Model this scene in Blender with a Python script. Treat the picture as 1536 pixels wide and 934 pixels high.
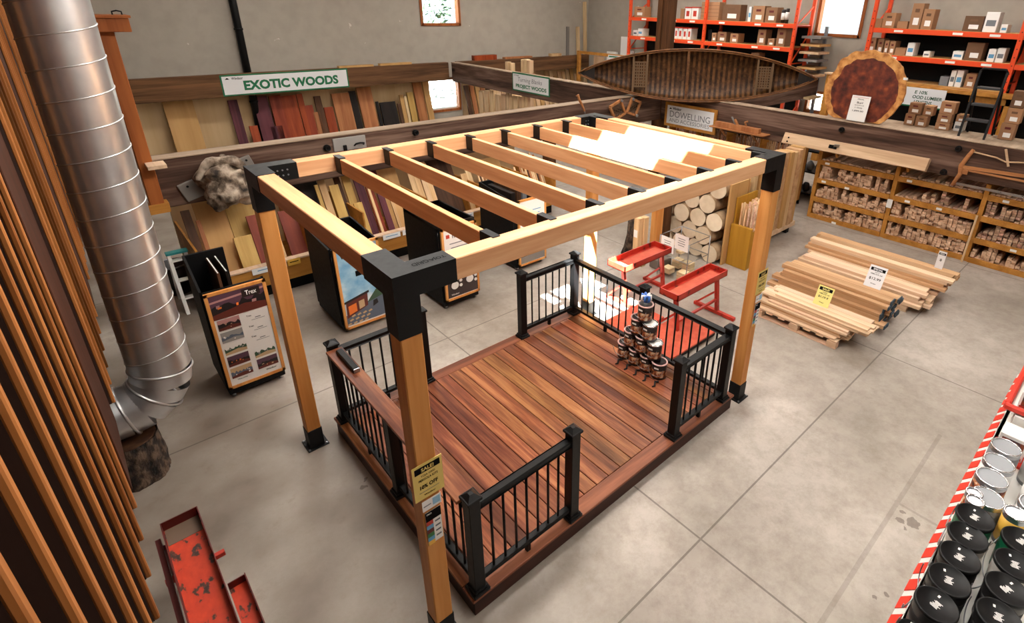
import bpy, bmesh, math, random
from mathutils import Vector, Matrix
random.seed(7)
for o in list(bpy.data.objects): bpy.data.objects.remove(o)
SC = bpy.context.scene
COL = SC.collection
# ---------------------------------------------------------------- camera, sky, sun, exposure
SC.view_settings.view_transform = 'Standard'; SC.view_settings.look = 'None'
SC.view_settings.gamma = 1.0; SC.view_settings.use_curve_mapping = False
SC.view_settings.exposure = 0.36
CAMPOS = Vector((-0.9106, -2.1746, 3.8081)); YAW, PIT, ROL, FPX = 0.7992, -0.4081, 0.0263, 821.46
_f = Vector((math.cos(PIT)*math.cos(YAW), math.cos(PIT)*math.sin(YAW), math.sin(PIT)))
_r = _f.cross(Vector((0, 0, 1))).normalized(); _u = _r.cross(_f)
_r2 = math.cos(ROL)*_r + math.sin(ROL)*_u; _u2 = -math.sin(ROL)*_r + math.cos(ROL)*_u
cd = bpy.data.cameras.new('camera'); cam = bpy.data.objects.new('camera', cd); COL.objects.link(cam)
m = Matrix((( _r2.x, _u2.x, -_f.x), (_r2.y, _u2.y, -_f.y), (_r2.z, _u2.z, -_f.z))).to_4x4(); m.translation = CAMPOS
cam.matrix_world = m
cd.sensor_width = 36; cd.lens = FPX/1536*36; cd.shift_x = (768-875.9)/1536; cd.shift_y = (361.87-467)/1536
cd.clip_start = 0.05; cd.clip_end = 200
SC.camera = cam
w = bpy.data.worlds.new('world'); SC.world = w; w.use_nodes = True
bg = w.node_tree.nodes['Background']; bg.inputs[0].default_value = (0.80, 0.92, 1.0, 1); bg.inputs[1].default_value = 1.5
# sun through the roof skylight
sd = bpy.data.lights.new('sun', 'SUN'); sd.energy = 170; sd.angle = 0.0093; sd.color = (1, 0.97, 0.92)
sun = bpy.data.objects.new('sun', sd); COL.objects.link(sun)
SUNDIR = Vector((0.35, 0.55, -1)).normalized()
sun.rotation_euler = SUNDIR.to_track_quat('-Z', 'Y').to_euler(); sun.location = (-3, -6, 14)
LAMPS = [(1.7, 1.0, 165, 5.0), (0.9, -3.2, 62, 6.1), (4.8, -1.8, 84, 6.1), (5.6, 2.8, 85, 6.1), (8.6, -2.4, 55, 6.1), (8.0, 4.6, 80, 6.1),
         (3.2, 9.8, 150, 6.1), (10.5, 10.5, 150, 6.1), (12.2, 1.5, 95, 6.1), (12.4, 7.2, 110, 6.1), (1.6, 5.2, 50, 6.1)]
for (lx, ly, lw, lz) in LAMPS:  # area lights of the unseen panel lamps added overhead
    ld = bpy.data.lights.new('added_panel_light', 'AREA'); ld.shape = 'RECTANGLE'; ld.size = 2.2; ld.size_y = 0.7
    ld.energy = lw; ld.color = (1.0, 0.955, 0.90)
    lo = bpy.data.objects.new('added_panel_light', ld); COL.objects.link(lo); lo.location = (lx, ly, lz-0.03)
    lu = bpy.data.lights.new('added_fill_uplight', 'AREA'); lu.shape = 'RECTANGLE'; lu.size = 2.0; lu.size_y = 0.6  # added upward light that brightens the ceiling for soft fill
    lu.energy = lw*.22; lu.color = (1.0, 0.96, 0.92)
    lv = bpy.data.objects.new('added_fill_uplight', lu); COL.objects.link(lv); lv.location = (lx, ly, lz+0.09); lv.rotation_euler = (math.pi, 0, 0)

# ---------------------------------------------------------------- helpers
def S(r, g, b):
    f = lambda c: (c/255/12.92 if c/255 <= .04045 else ((c/255+.055)/1.055)**2.4)
    return (f(r), f(g), f(b), 1)
MATS = {}
def _new(name):
    mt = bpy.data.materials.new(name); mt.use_nodes = True
    nt = mt.node_tree; bs = nt.nodes['Principled BSDF']; MATS[name] = mt
    return mt, nt, bs
def N(nt, typ, **kw):
    n = nt.nodes.new(typ)
    for k, v in kw.items(): setattr(n, k, v)
    return n
def plain(name, c, rough=.6, metal=0., bump=0., var=0., emit=0., spec=None, nscale=30):
    mt, nt, bs = _new(name)
    bs.inputs['Base Color'].default_value = c; bs.inputs['Roughness'].default_value = rough; bs.inputs['Metallic'].default_value = metal
    if spec is not None: bs.inputs['Specular IOR Level'].default_value = spec
    if emit: bs.inputs['Emission Color'].default_value = c; bs.inputs['Emission Strength'].default_value = emit
    tc = N(nt, 'ShaderNodeTexCoord'); no = N(nt, 'ShaderNodeTexNoise'); no.inputs['Scale'].default_value = nscale; no.inputs['Detail'].default_value = 4
    nt.links.new(tc.outputs['Object'], no.inputs['Vector'])
    mr = N(nt, 'ShaderNodeMapRange'); mr.inputs['To Min'].default_value = max(.02, rough-.08); mr.inputs['To Max'].default_value = min(1, rough+.08)
    nt.links.new(no.outputs['Fac'], mr.inputs['Value']); nt.links.new(mr.outputs['Result'], bs.inputs['Roughness'])
    if var:
        hs = N(nt, 'ShaderNodeHueSaturation'); hs.inputs['Color'].default_value = c
        oi = N(nt, 'ShaderNodeObjectInfo'); m2 = N(nt, 'ShaderNodeMapRange'); m2.inputs['To Min'].default_value = 1-var; m2.inputs['To Max'].default_value = 1+var
        nt.links.new(oi.outputs['Random'], m2.inputs['Value']); nt.links.new(m2.outputs['Result'], hs.inputs['Value']); nt.links.new(hs.outputs['Color'], bs.inputs['Base Color'])
    if bump:
        bp = N(nt, 'ShaderNodeBump'); bp.inputs['Strength'].default_value = bump; bp.inputs['Distance'].default_value = .01
        nt.links.new(no.outputs['Fac'], bp.inputs['Height']); nt.links.new(bp.outputs['Normal'], bs.inputs['Normal'])
    return mt
def wood(name, c1, c2, axis='X', scale=9., rough=.55, var=.12, knots=0., stretch=.06, bump=.12, cmid=None, hue=0.):
    mt, nt, bs = _new(name)
    tc = N(nt, 'ShaderNodeTexCoord'); mp = N(nt, 'ShaderNodeMapping')
    sc = {'X': (stretch, 1, 1), 'Y': (1, stretch, 1), 'Z': (1, 1, stretch)}[axis]; mp.inputs['Scale'].default_value = sc
    oi = N(nt, 'ShaderNodeObjectInfo'); ml = N(nt, 'ShaderNodeMath', operation='MULTIPLY'); ml.inputs[1].default_value = 57.
    cx = N(nt, 'ShaderNodeCombineXYZ'); nt.links.new(oi.outputs['Random'], ml.inputs[0])
    for i in range(3): nt.links.new(ml.outputs[0], cx.inputs[i])
    nt.links.new(cx.outputs[0], mp.inputs['Location']); nt.links.new(tc.outputs['Object'], mp.inputs['Vector'])
    no = N(nt, 'ShaderNodeTexNoise'); no.inputs['Scale'].default_value = scale; no.inputs['Detail'].default_value = 5; no.inputs['Distortion'].default_value = .6
    nt.links.new(mp.outputs[0], no.inputs['Vector'])
    n2 = N(nt, 'ShaderNodeTexNoise'); n2.inputs['Scale'].default_value = scale*7; n2.inputs['Detail'].default_value = 3
    nt.links.new(mp.outputs[0], n2.inputs['Vector'])
    mx = N(nt, 'ShaderNodeMath', operation='MULTIPLY_ADD'); mx.inputs[1].default_value = .35
    sb = N(nt, 'ShaderNodeMath', operation='MULTIPLY_ADD'); sb.inputs[1].default_value = 1.; sb.inputs[2].default_value = -.17
    nt.links.new(n2.outputs['Fac'], mx.inputs[0]); nt.links.new(no.outputs['Fac'], sb.inputs[0]); nt.links.new(sb.outputs[0], mx.inputs[2])
    cr = N(nt, 'ShaderNodeValToRGB'); e = cr.color_ramp.elements
    e[0].position = .32; e[0].color = c1; e[1].position = .68; e[1].color = c2
    if cmid: q = e.new(.5); q.color = cmid
    nt.links.new(mx.outputs[0], cr.inputs['Fac'])
    hs = N(nt, 'ShaderNodeHueSaturation'); m2 = N(nt, 'ShaderNodeMapRange'); m2.inputs['To Min'].default_value = 1-var; m2.inputs['To Max'].default_value = 1+var
    nt.links.new(oi.outputs['Random'], m2.inputs['Value']); nt.links.new(m2.outputs['Result'], hs.inputs['Value'])
    col = cr.outputs['Color']
    if knots:
        vo = N(nt, 'ShaderNodeTexVoronoi'); vo.inputs['Scale'].default_value = knots
        mp2 = N(nt, 'ShaderNodeMapping'); mp2.inputs['Scale'].default_value = {'X': (.5, 1, 1), 'Y': (1, .5, 1), 'Z': (1, 1, .5)}[axis]
        nt.links.new(tc.outputs['Object'], mp2.inputs['Vector']); nt.links.new(mp2.outputs[0], vo.inputs['Vector'])
        kr = N(nt, 'ShaderNodeValToRGB'); ke = kr.color_ramp.elements; ke[0].position = .03; ke[0].color = (1, 1, 1, 1); ke[1].position = .10; ke[1].color = (0, 0, 0, 1)
        nt.links.new(vo.outputs['Distance'], kr.inputs['Fac'])
        mk = N(nt, 'ShaderNodeMix', data_type='RGBA'); nt.links.new(kr.outputs['Color'], mk.inputs[0]); nt.links.new(col, mk.inputs[6])
        mk.inputs[7].default_value = (c1[0]*.35, c1[1]*.3, c1[2]*.25, 1); col = mk.outputs[2]
    nt.links.new(col, hs.inputs['Color'])
    if hue:
        m3 = N(nt, 'ShaderNodeMapRange'); m3.inputs['To Min'].default_value = .5-hue; m3.inputs['To Max'].default_value = .5+hue
        fr = N(nt, 'ShaderNodeMath', operation='FRACT'); mm = N(nt, 'ShaderNodeMath', operation='MULTIPLY'); mm.inputs[1].default_value = 13.7
        nt.links.new(oi.outputs['Random'], mm.inputs[0]); nt.links.new(mm.outputs[0], fr.inputs[0]); nt.links.new(fr.outputs[0], m3.inputs['Value']); nt.links.new(m3.outputs['Result'], hs.inputs['Hue'])
    nt.links.new(hs.outputs['Color'], bs.inputs['Base Color']); bs.inputs['Roughness'].default_value = rough; bs.inputs['Specular IOR Level'].default_value = .22
    if bump:
        bp = N(nt, 'ShaderNodeBump'); bp.inputs['Strength'].default_value = bump; bp.inputs['Distance'].default_value = .004
        nt.links.new(mx.outputs[0], bp.inputs['Height']); nt.links.new(bp.outputs['Normal'], bs.inputs['Normal'])
    return mt
def spotted(name, stops, scale=6., rough=.6, metal=0., detail=6, bump=.0, stretch=(1, 1, 1), bdist=.02):
    mt, nt, bs = _new(name)
    tc = N(nt, 'ShaderNodeTexCoord'); mp = N(nt, 'ShaderNodeMapping'); mp.inputs['Scale'].default_value = stretch
    no = N(nt, 'ShaderNodeTexNoise'); no.inputs['Scale'].default_value = scale; no.inputs['Detail'].default_value = detail
    nt.links.new(tc.outputs['Object'], mp.inputs[0]); nt.links.new(mp.outputs[0], no.inputs['Vector'])
    cr = N(nt, 'ShaderNodeValToRGB'); e = cr.color_ramp.elements
    e[0].position, e[0].color = stops[0]; e[1].position, e[1].color = stops[-1]
    for p, c in stops[1:-1]: q = e.new(p); q.color = c
    nt.links.new(no.outputs['Fac'], cr.inputs['Fac']); nt.links.new(cr.outputs['Color'], bs.inputs['Base Color'])
    bs.inputs['Roughness'].default_value = rough; bs.inputs['Metallic'].default_value = metal
    if bump:
        bp = N(nt, 'ShaderNodeBump'); bp.inputs['Strength'].default_value = bump; bp.inputs['Distance'].default_value = bdist
        nt.links.new(no.outputs['Fac'], bp.inputs['Height']); nt.links.new(bp.outputs['Normal'], bs.inputs['Normal'])
    return mt

class MB:
    def __init__(s): s.bm = bmesh.new()
    def box(s, x0, x1, y0, y1, z0, z1, bev=0., rot=None, piv=None):
        g = bmesh.ops.create_cube(s.bm, size=1); vs = g['verts']
        for v in vs: v.co = Vector((x0+(v.co.x+.5)*(x1-x0), y0+(v.co.y+.5)*(y1-y0), z0+(v.co.z+.5)*(z1-z0)))
        if rot is not None:
            p = Vector(piv) if piv is not None else Vector(((x0+x1)/2, (y0+y1)/2, (z0+z1)/2))
            for v in vs: v.co = p + rot @ (v.co-p)
        if bev:
            es = list({e for v in vs for e in v.link_edges})
            bmesh.ops.bevel(s.bm, geom=es, offset=bev, segments=1, affect='EDGES')
        return s
    def bar(s, p0, p1, w, h, up=(0, 0, 1), bev=0.):
        p0, p1 = Vector(p0), Vector(p1); d = (p1-p0); L = d.length; d.normalize(); up = Vector(up)
        if abs(d.dot(up)) > .98: up = Vector((1, 0, 0))
        sx = d.cross(up).normalized(); uz = sx.cross(d)
        g = bmesh.ops.create_cube(s.bm, size=1); vs = g['verts']
        for v in vs: v.co = p0 + d*((v.co.x+.5)*L) + sx*(v.co.y*w) + uz*(v.co.z*h)
        if bev:
            es = list({e for v in vs for e in v.link_edges}); bmesh.ops.bevel(s.bm, geom=es, offset=bev, segments=1, affect='EDGES')
        return s
    def cyl(s, p0, p1, r0, r1=None, seg=16, caps=True):
        p0, p1 = Vector(p0), Vector(p1); r1 = r0 if r1 is None else r1
        d = (p1-p0).normalized(); a = d.orthogonal().normalized(); b = d.cross(a)
        A = [s.bm.verts.new(p0+(a*math.cos(t)+b*math.sin(t))*r0) for t in [2*math.pi*i/seg for i in range(seg)]]
        B = [s.bm.verts.new(p1+(a*math.cos(t)+b*math.sin(t))*r1) for t in [2*math.pi*i/seg for i in range(seg)]]
        for i in range(seg): s.bm.faces.new((A[i], A[(i+1) % seg], B[(i+1) % seg], B[i])).smooth = True
        if caps: s.bm.faces.new(A[::-1]); s.bm.faces.new(B)
        return s
    def tube(s, pts, r, seg=8, closed=False):
        pts = [Vector(p) for p in pts]; n = len(pts); rings = []
        pa = None
        for i, p in enumerate(pts):
            if closed: d = pts[(i+1) % n]-pts[i-1]
            else: d = pts[min(i+1, n-1)]-pts[max(i-1, 0)]
            d.normalize()
            a = d.orthogonal() if pa is None else (pa - d*pa.dot(d))
            a.normalize(); pa = a; b = d.cross(a); rr = r[i] if isinstance(r, (list, tuple)) else r
            rings.append([s.bm.verts.new(p+(a*math.cos(t)+b*math.sin(t))*rr) for t in [2*math.pi*k/seg for k in range(seg)]])
        for i in range(n if closed else n-1):
            A, B = rings[i], rings[(i+1) % n]
            for k in range(seg): s.bm.faces.new((A[k], A[(k+1) % seg], B[(k+1) % seg], B[k])).smooth = True
        if not closed: s.bm.faces.new(rings[0][::-1]); s.bm.faces.new(rings[-1])
        return s
    def lathe(s, prof, c=(0, 0, 0), seg=24, axis='Z', smooth=True):
        c = Vector(c); rings = []
        for (r, z) in prof:
            ring = []
            for k in range(seg):
                t = 2*math.pi*k/seg; q = (r*math.cos(t), r*math.sin(t), z)
                if axis == 'X': q = (z, r*math.cos(t), r*math.sin(t))
                if axis == 'Y': q = (r*math.cos(t), z, r*math.sin(t))
                ring.append(s.bm.verts.new(c+Vector(q)))
            rings.append(ring)
        for A, B in zip(rings, rings[1:]):
            for k in range(seg): s.bm.faces.new((A[k], A[(k+1) % seg], B[(k+1) % seg], B[k])).smooth = smooth
        if prof[0][0] > 1e-5: s.bm.faces.new(rings[0][::-1])
        if prof[-1][0] > 1e-5: s.bm.faces.new(rings[-1])
        return s
    def prism(s, poly, f, d):
        d = Vector(d); A = [s.bm.verts.new(Vector(f(*p))) for p in poly]; B = [s.bm.verts.new(v.co+d) for v in A]; n = len(A)
        s.bm.faces.new(A[::-1]); s.bm.faces.new(B)
        for i in range(n): s.bm.faces.new((A[i], A[(i+1) % n], B[(i+1) % n], B[i]))
        return s
    def grid(s, fn, nu, nv, smooth=True):
        V = [[s.bm.verts.new(Vector(fn(i/nu, j/nv))) for j in range(nv+1)] for i in range(nu+1)]
        for i in range(nu):
            for j in range(nv): s.bm.faces.new((V[i][j], V[i+1][j], V[i+1][j+1], V[i][j+1])).smooth = smooth
        return s
    def mesh(s, name, M=None):
        bmesh.ops.remove_doubles(s.bm, verts=s.bm.verts, dist=1e-6)
        bmesh.ops.recalc_face_normals(s.bm, faces=s.bm.faces)
        me = bpy.data.meshes.new(name)
        if M is not None: s.bm.transform(M)
        s.bm.to_mesh(me); s.bm.free(); return me
def meta(o, label, cat, group=None, kind=None):
    if label: o['label'] = label
    if cat: o['category'] = cat
    if group: o['group'] = group
    if kind: o['kind'] = kind
class T:
    def __init__(s, name, label, cat, loc=(0, 0, 0), rz=0., group=None):
        o = bpy.data.objects.new(name, None); COL.objects.link(o); o.empty_display_size = .1
        o.location = loc; o.rotation_euler = (0, 0, rz); meta(o, label, cat, group)
        s.o = o; s.Mi = (Matrix.Translation(loc) @ Matrix.Rotation(rz, 4, 'Z')).inverted()
    def part(s, name, mb, mt, parent=None, label=None, local=False, kind=None):
        me = mb.mesh(name, None if local else s.Mi); me.materials.append(mt if not isinstance(mt, str) else MATS[mt])
        o = bpy.data.objects.new(name, me); COL.objects.link(o); o.parent = parent or s.o
        if label: o['label'] = label
        if kind: o['kind'] = kind
        return o
def solo(name, label, cat, mb, mt, group=None, kind=None, loc=None):
    me = mb.mesh(name)
    if loc is None:
        xs = [v.co for v in me.vertices]
        loc = Vector(((min(v.x for v in xs)+max(v.x for v in xs))/2, (min(v.y for v in xs)+max(v.y for v in xs))/2, min(v.z for v in xs)))
    me.transform(Matrix.Translation(-Vector(loc))); me.materials.append(mt if not isinstance(mt, str) else MATS[mt])
    o = bpy.data.objects.new(name, me); COL.objects.link(o); o.location = loc; meta(o, label, cat, group, kind); return o
def struct(name, mb, mt):
    me = mb.mesh(name); me.materials.append(MATS[mt] if isinstance(mt, str) else mt)
    o = bpy.data.objects.new(name, me); COL.objects.link(o); o['kind'] = 'structure'; return o
def dup(t, loc=None, rz=None, label=None, group=None):
    src = t.o if isinstance(t, T) else t
    r = src.copy(); COL.objects.link(r)
    if loc is not None: r.location = loc
    if rz is not None: r.rotation_euler = (0, 0, rz)
    if label: r['label'] = label
    if group: r['group'] = group
    for ch in list(src.children):
        c = ch.copy(); COL.objects.link(c); c.parent = r
        for g in list(ch.children):
            d = g.copy(); COL.objects.link(d); d.parent = c
    return r
def text(t, s, c, rt, up, w, h, mt, parent=None, bold=0., name='lettering', shear=0.):
    """lettering of size w x h centred on world point c, reading along rt with up"""
    cu = bpy.data.curves.new('t', 'FONT'); cu.body = s; cu.align_x = 'CENTER'; cu.align_y = 'CENTER'; cu.offset = bold; cu.shear = shear; cu.extrude = 0.; cu.resolution_u = 3
    ob = bpy.data.objects.new('t', cu); COL.objects.link(ob); bpy.context.view_layer.update()
    dg = bpy.context.evaluated_depsgraph_get(); me = bpy.data.meshes.new_from_object(ob.evaluated_get(dg)); bpy.data.objects.remove(ob)
    xs = [v.co.x for v in me.vertices]; ys = [v.co.y for v in me.vertices]
    x0, x1, y0, y1 = min(xs), max(xs), min(ys), max(ys); rt = Vector(rt).normalized(); up = Vector(up).normalized(); c = Vector(c)
    for v in me.vertices: v.co = c + rt*(((v.co.x-x0)/(x1-x0)-.5)*w) + up*(((v.co.y-y0)/(y1-y0)-.5)*h)
    me.transform(t.Mi if isinstance(t, T) else Matrix.Identity(4)); me.materials.append(MATS[mt]); me.name = name
    o = bpy.data.objects.new(name, me); COL.objects.link(o); o.parent = parent or t.o; return o
def slab(mb, c, rt, up, w, h, d):
    """flat panel w x h x d whose front centre is c"""
    rt = Vector(rt).normalized(); up = Vector(up).normalized(); n = rt.cross(up); c = Vector(c)
    mb.prism([(-w/2, -h/2), (w/2, -h/2), (w/2, h/2), (-w/2, h/2)], lambda a, b: c+rt*a+up*b, -n*d); return mb
# ---------------------------------------------------------------- materials
def concrete():
    mt, nt, bs = _new('polished concrete')
    ge = N(nt, 'ShaderNodeNewGeometry')
    n1 = N(nt, 'ShaderNodeTexNoise'); n1.inputs['Scale'].default_value = .45; n1.inputs['Detail'].default_value = 8; n1.inputs['Roughness'].default_value = .62
    n2 = N(nt, 'ShaderNodeTexNoise'); n2.inputs['Scale'].default_value = 5; n2.inputs['Detail'].default_value = 12; n2.inputs['Roughness'].default_value = .78
    for n in (n1, n2): nt.links.new(ge.outputs['Position'], n.inputs['Vector'])
    c1 = N(nt, 'ShaderNodeValToRGB'); e = c1.color_ramp.elements; e[0].position = .33; e[0].color = S(146, 136, 125); e[1].position = .64; e[1].color = S(192, 183, 173)
    c2 = N(nt, 'ShaderNodeValToRGB'); e = c2.color_ramp.elements; e[0].position = .36; e[0].color = (.62, .58, .54, 1); e[1].position = .58; e[1].color = (1, 1, 1, 1)
    nt.links.new(n1.outputs['Fac'], c1.inputs[0]); nt.links.new(n2.outputs['Fac'], c2.inputs[0])
    mx = N(nt, 'ShaderNodeMix', data_type='RGBA', blend_type='MULTIPLY'); mx.inputs[0].default_value = .75
    nt.links.new(c1.outputs[0], mx.inputs[6]); nt.links.new(c2.outputs[0], mx.inputs[7])
    sp = N(nt, 'ShaderNodeSeparateXYZ'); nt.links.new(ge.outputs['Position'], sp.inputs[0])
    # old grime blotches in the walkway left of the deck
    n3 = N(nt, 'ShaderNodeTexNoise'); n3.inputs['Scale'].default_value = 1.25; n3.inputs['Detail'].default_value = 9; n3.inputs['Roughness'].default_value = .62; nt.links.new(ge.outputs['Position'], n3.inputs['Vector'])
    g3 = N(nt, 'ShaderNodeMapRange'); g3.inputs["From Min"].default_value = .40; g3.inputs["From Max"].default_value = .60; nt.links.new(n3.outputs['Fac'], g3.inputs['Value'])
    w3 = N(nt, 'ShaderNodeMapRange'); w3.inputs['From Min'].default_value = 1.4; w3.inputs['From Max'].default_value = -.2; w3.inputs['To Min'].default_value = .18; w3.inputs['To Max'].default_value = 1.0; nt.links.new(sp.outputs[0], w3.inputs['Value'])
    f3 = N(nt, 'ShaderNodeMath', operation='MULTIPLY'); nt.links.new(g3.outputs['Result'], f3.inputs[0]); nt.links.new(w3.outputs['Result'], f3.inputs[1])
    mg = N(nt, 'ShaderNodeMix', data_type='RGBA', blend_type='MULTIPLY'); nt.links.new(f3.outputs[0], mg.inputs[0]); nt.links.new(mx.outputs[2], mg.inputs[6]); mg.inputs[7].default_value = (.50, .45, .41, 1); mx = mg
    masks = []
    for ax, off in ((0, 1.88), (1, -.7)):          # saw-cut joints every 3.75 m
        a = N(nt, 'ShaderNodeMath', operation='SUBTRACT'); a.inputs[1].default_value = off-375.; nt.links.new(sp.outputs[ax], a.inputs[0])
        b = N(nt, 'ShaderNodeMath', operation='MODULO'); b.inputs[1].default_value = 3.75; nt.links.new(a.outputs[0], b.inputs[0])
        c = N(nt, 'ShaderNodeMath', operation='LESS_THAN'); c.inputs[1].default_value = .016; nt.links.new(b.outputs[0], c.inputs[0]); masks.append(c)
    mm = N(nt, 'ShaderNodeMath', operation='MAXIMUM'); nt.links.new(masks[0].outputs[0], mm.inputs[0]); nt.links.new(masks[1].outputs[0], mm.inputs[1])
    m8 = N(nt, 'ShaderNodeMath', operation='MULTIPLY'); m8.inputs[1].default_value = .6; nt.links.new(mm.outputs[0], m8.inputs[0])
    mj = N(nt, 'ShaderNodeMix', data_type='RGBA'); mj.inputs[7].default_value = S(70, 60, 52); nt.links.new(m8.outputs[0], mj.inputs[0])
    # worn tape line and a few oil spots on the floor beside the paint shelf
    def lin(ax, lo, hi):
        p = N(nt, 'ShaderNodeMath', operation='GREATER_THAN'); p.inputs[1].default_value = lo; nt.links.new(sp.outputs[ax], p.inputs[0])
        q = N(nt, 'ShaderNodeMath', operation='LESS_THAN'); q.inputs[1].default_value = hi; nt.links.new(sp.outputs[ax], q.inputs[0])
        r = N(nt, 'ShaderNodeMath', operation='MULTIPLY'); nt.links.new(p.outputs[0], r.inputs[0]); nt.links.new(q.outputs[0], r.inputs[1]); return r
    def both(a, b, op='MULTIPLY'):
        r = N(nt, 'ShaderNodeMath', operation=op); nt.links.new(a.outputs[0], r.inputs[0]); nt.links.new(b.outputs[0], r.inputs[1]); return r
    tape = both(both(lin(1, -1.640, -1.605), lin(0, 1.2, 4.6)), both(lin(0, 3.40, 3.425), lin(1, -2.0, -1.6)), 'MAXIMUM')
    last = tape
    wob = N(nt, 'ShaderNodeVectorMath', operation='MULTIPLY_ADD'); nz = N(nt, 'ShaderNodeTexNoise'); nz.inputs['Scale'].default_value = 14; nt.links.new(ge.outputs['Position'], nz.inputs['Vector'])
    nt.links.new(nz.outputs['Color'], wob.inputs[0]); wob.inputs[1].default_value = (.09, .09, 0); nt.links.new(ge.outputs['Position'], wob.inputs[2])
    tm = N(nt, 'ShaderNodeMath', operation='MULTIPLY'); tm.inputs[1].default_value = .26; nt.links.new(tape.outputs[0], tm.inputs[0]); last = tm
    for (qx, qy, qr) in ((3.30, -1.77, .05), (3.24, -1.70, .028), (3.26, -1.80, .02), (3.34, -1.69, .018), (3.20, -1.76, .015), (2.5, -1.85, .02), (2.42, -1.80, .018), (.17, 1.55, .022), (.22, 1.62, .018)):
        dn = N(nt, 'ShaderNodeVectorMath', operation='DISTANCE'); nt.links.new(wob.outputs[0], dn.inputs[0]); dn.inputs[1].default_value = (qx+.045, qy+.045, 0)
        ls = N(nt, 'ShaderNodeMath', operation='LESS_THAN'); ls.inputs[1].default_value = qr; nt.links.new(dn.outputs['Value'], ls.inputs[0])
        lm = N(nt, 'ShaderNodeMath', operation='MULTIPLY'); lm.inputs[1].default_value = .6; nt.links.new(ls.outputs[0], lm.inputs[0]); last = both(last, lm, 'MAXIMUM')
    ms = N(nt, 'ShaderNodeMix', data_type='RGBA'); ms.inputs[7].default_value = S(84, 72, 62); nt.links.new(last.outputs[0], ms.inputs[0]); nt.links.new(mx.outputs[2], ms.inputs[6]); nt.links.new(ms.outputs[2], mj.inputs[6])
    nt.links.new(mj.outputs[2], bs.inputs['Base Color'])
    mr = N(nt, 'ShaderNodeMapRange'); mr.inputs['To Min'].default_value = .36; mr.inputs['To Max'].default_value = .62; nt.links.new(n2.outputs['Fac'], mr.inputs['Value']); nt.links.new(mr.outputs['Result'], bs.inputs['Roughness'])
concrete()
spotted('painted wall', [(.3, S(166, 158, 146)), (.60, S(174, 166, 154)), (.715, S(172, 164, 152)), (.745, S(212, 206, 196))], scale=3.4, rough=.9, detail=12)
plain('white ceiling', S(205, 200, 192), .9)
wood('fir', S(198, 142, 98), S(226, 178, 134), 'X', 7, .6, .05, knots=1.6, cmid=S(213, 158, 114))
wood('fir y', S(192, 134, 88), S(222, 170, 124), 'Y', 7, .6, .07, knots=1.6, cmid=S(208, 152, 106))
wood('fir z', S(194, 126, 64), S(220, 158, 92), 'Z', 6, .5, .05, knots=1.1, cmid=S(207, 142, 76))
wood('ipe', S(84, 46, 28), S(156, 104, 66), 'Y', 10, .38, .42, cmid=S(120, 70, 44), hue=.012)
wood('ipe x', S(92, 52, 36), S(138, 84, 58), 'X', 10, .40, .08, cmid=S(116, 67, 46))
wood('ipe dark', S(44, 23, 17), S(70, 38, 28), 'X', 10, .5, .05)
wood('old timber', S(50, 35, 28), S(124, 100, 86), 'X', 4.5, .8, .05, knots=1.2, cmid=S(84, 61, 50), bump=.4)
wood('old timber y', S(50, 35, 28), S(128, 102, 88), 'Y', 4.5, .8, .05, knots=1.2, cmid=S(88, 64, 52), bump=.4)
wood('brown beam', S(74, 50, 32), S(122, 86, 56), 'X', 5, .75, .08, knots=.9)
wood('brown post', S(52, 32, 18), S(98, 62, 34), 'Z', 5, .7, .08, knots=1)
wood('pale cap', S(140, 120, 100), S(176, 154, 132), 'X', 6, .7, .05)
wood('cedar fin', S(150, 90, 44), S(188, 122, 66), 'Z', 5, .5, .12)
plain('deep brown', S(46, 24, 14), .6)
wood('cedar dark', S(58, 30, 17), S(78, 42, 25), 'Z', 5, .6, .06)
wood('cedar post', S(138, 74, 34), S(174, 102, 52), 'Z', 5, .5, .06)
wood('rack timber', S(160, 106, 42), S(192, 134, 62), 'X', 6, .55, .06)
wood('pine', S(198, 164, 132), S(226, 196, 166), 'Y', 8, .6, .1, hue=.008)
wood('pine z', S(198, 164, 124), S(226, 196, 158), 'Z', 8, .6, .12, hue=.008)
wood('hemlock', S(172, 130, 92), S(202, 164, 124), 'Y', 8, .6, .12)
wood('mould', S(150, 112, 90), S(212, 178, 152), 'X', 9, .7, .38, hue=.015)
wood('tan ply', S(184, 142, 88), S(202, 160, 106), 'Z', 3, .65, .06)
wood('plywood back', S(190, 160, 118), S(206, 178, 138), 'Z', 2, .7, .03)
wood('purpleheart', S(70, 30, 40), S(104, 52, 60), 'Z', 7, .55, .15)
wood('padauk', S(122, 44, 18), S(166, 74, 34), 'Z', 7, .5, .14)
wood('mahogany', S(112, 40, 20), S(146, 62, 36), 'Z', 6, .5, .1)
wood('walnut', S(58, 36, 24), S(92, 62, 42), 'Z', 7, .6, .15)
wood('wenge', S(22, 17, 15), S(40, 31, 27), 'Z', 7, .6, .1)
wood('maple', S(190, 152, 106), S(220, 186, 142), 'Z', 7, .6, .12)
wood('yellowwood', S(176, 138, 70), S(204, 168, 100), 'Z', 6, .55, .1)
wood('cherry', S(150, 92, 56), S(184, 124, 80), 'Z', 7, .55, .1)
wood('block', S(206, 182, 140), S(230, 208, 170), 'X', 7, .6, .06)
wood('birch end', S(214, 194, 164), S(238, 222, 196), 'X', 2, .7, .05, stretch=.6)
spotted('birch bark', [(.3, S(90, 70, 52)), (.5, S(176, 146, 112)), (.7, S(206, 180, 146))], 5, .8, bump=.4)
spotted('bark', [(.36, S(14, 10, 8)), (.5, S(58, 44, 35)), (.62, S(104, 84, 68))], 17, .9, bump=1., bdist=.05, stretch=(1, 1, .6))
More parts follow.
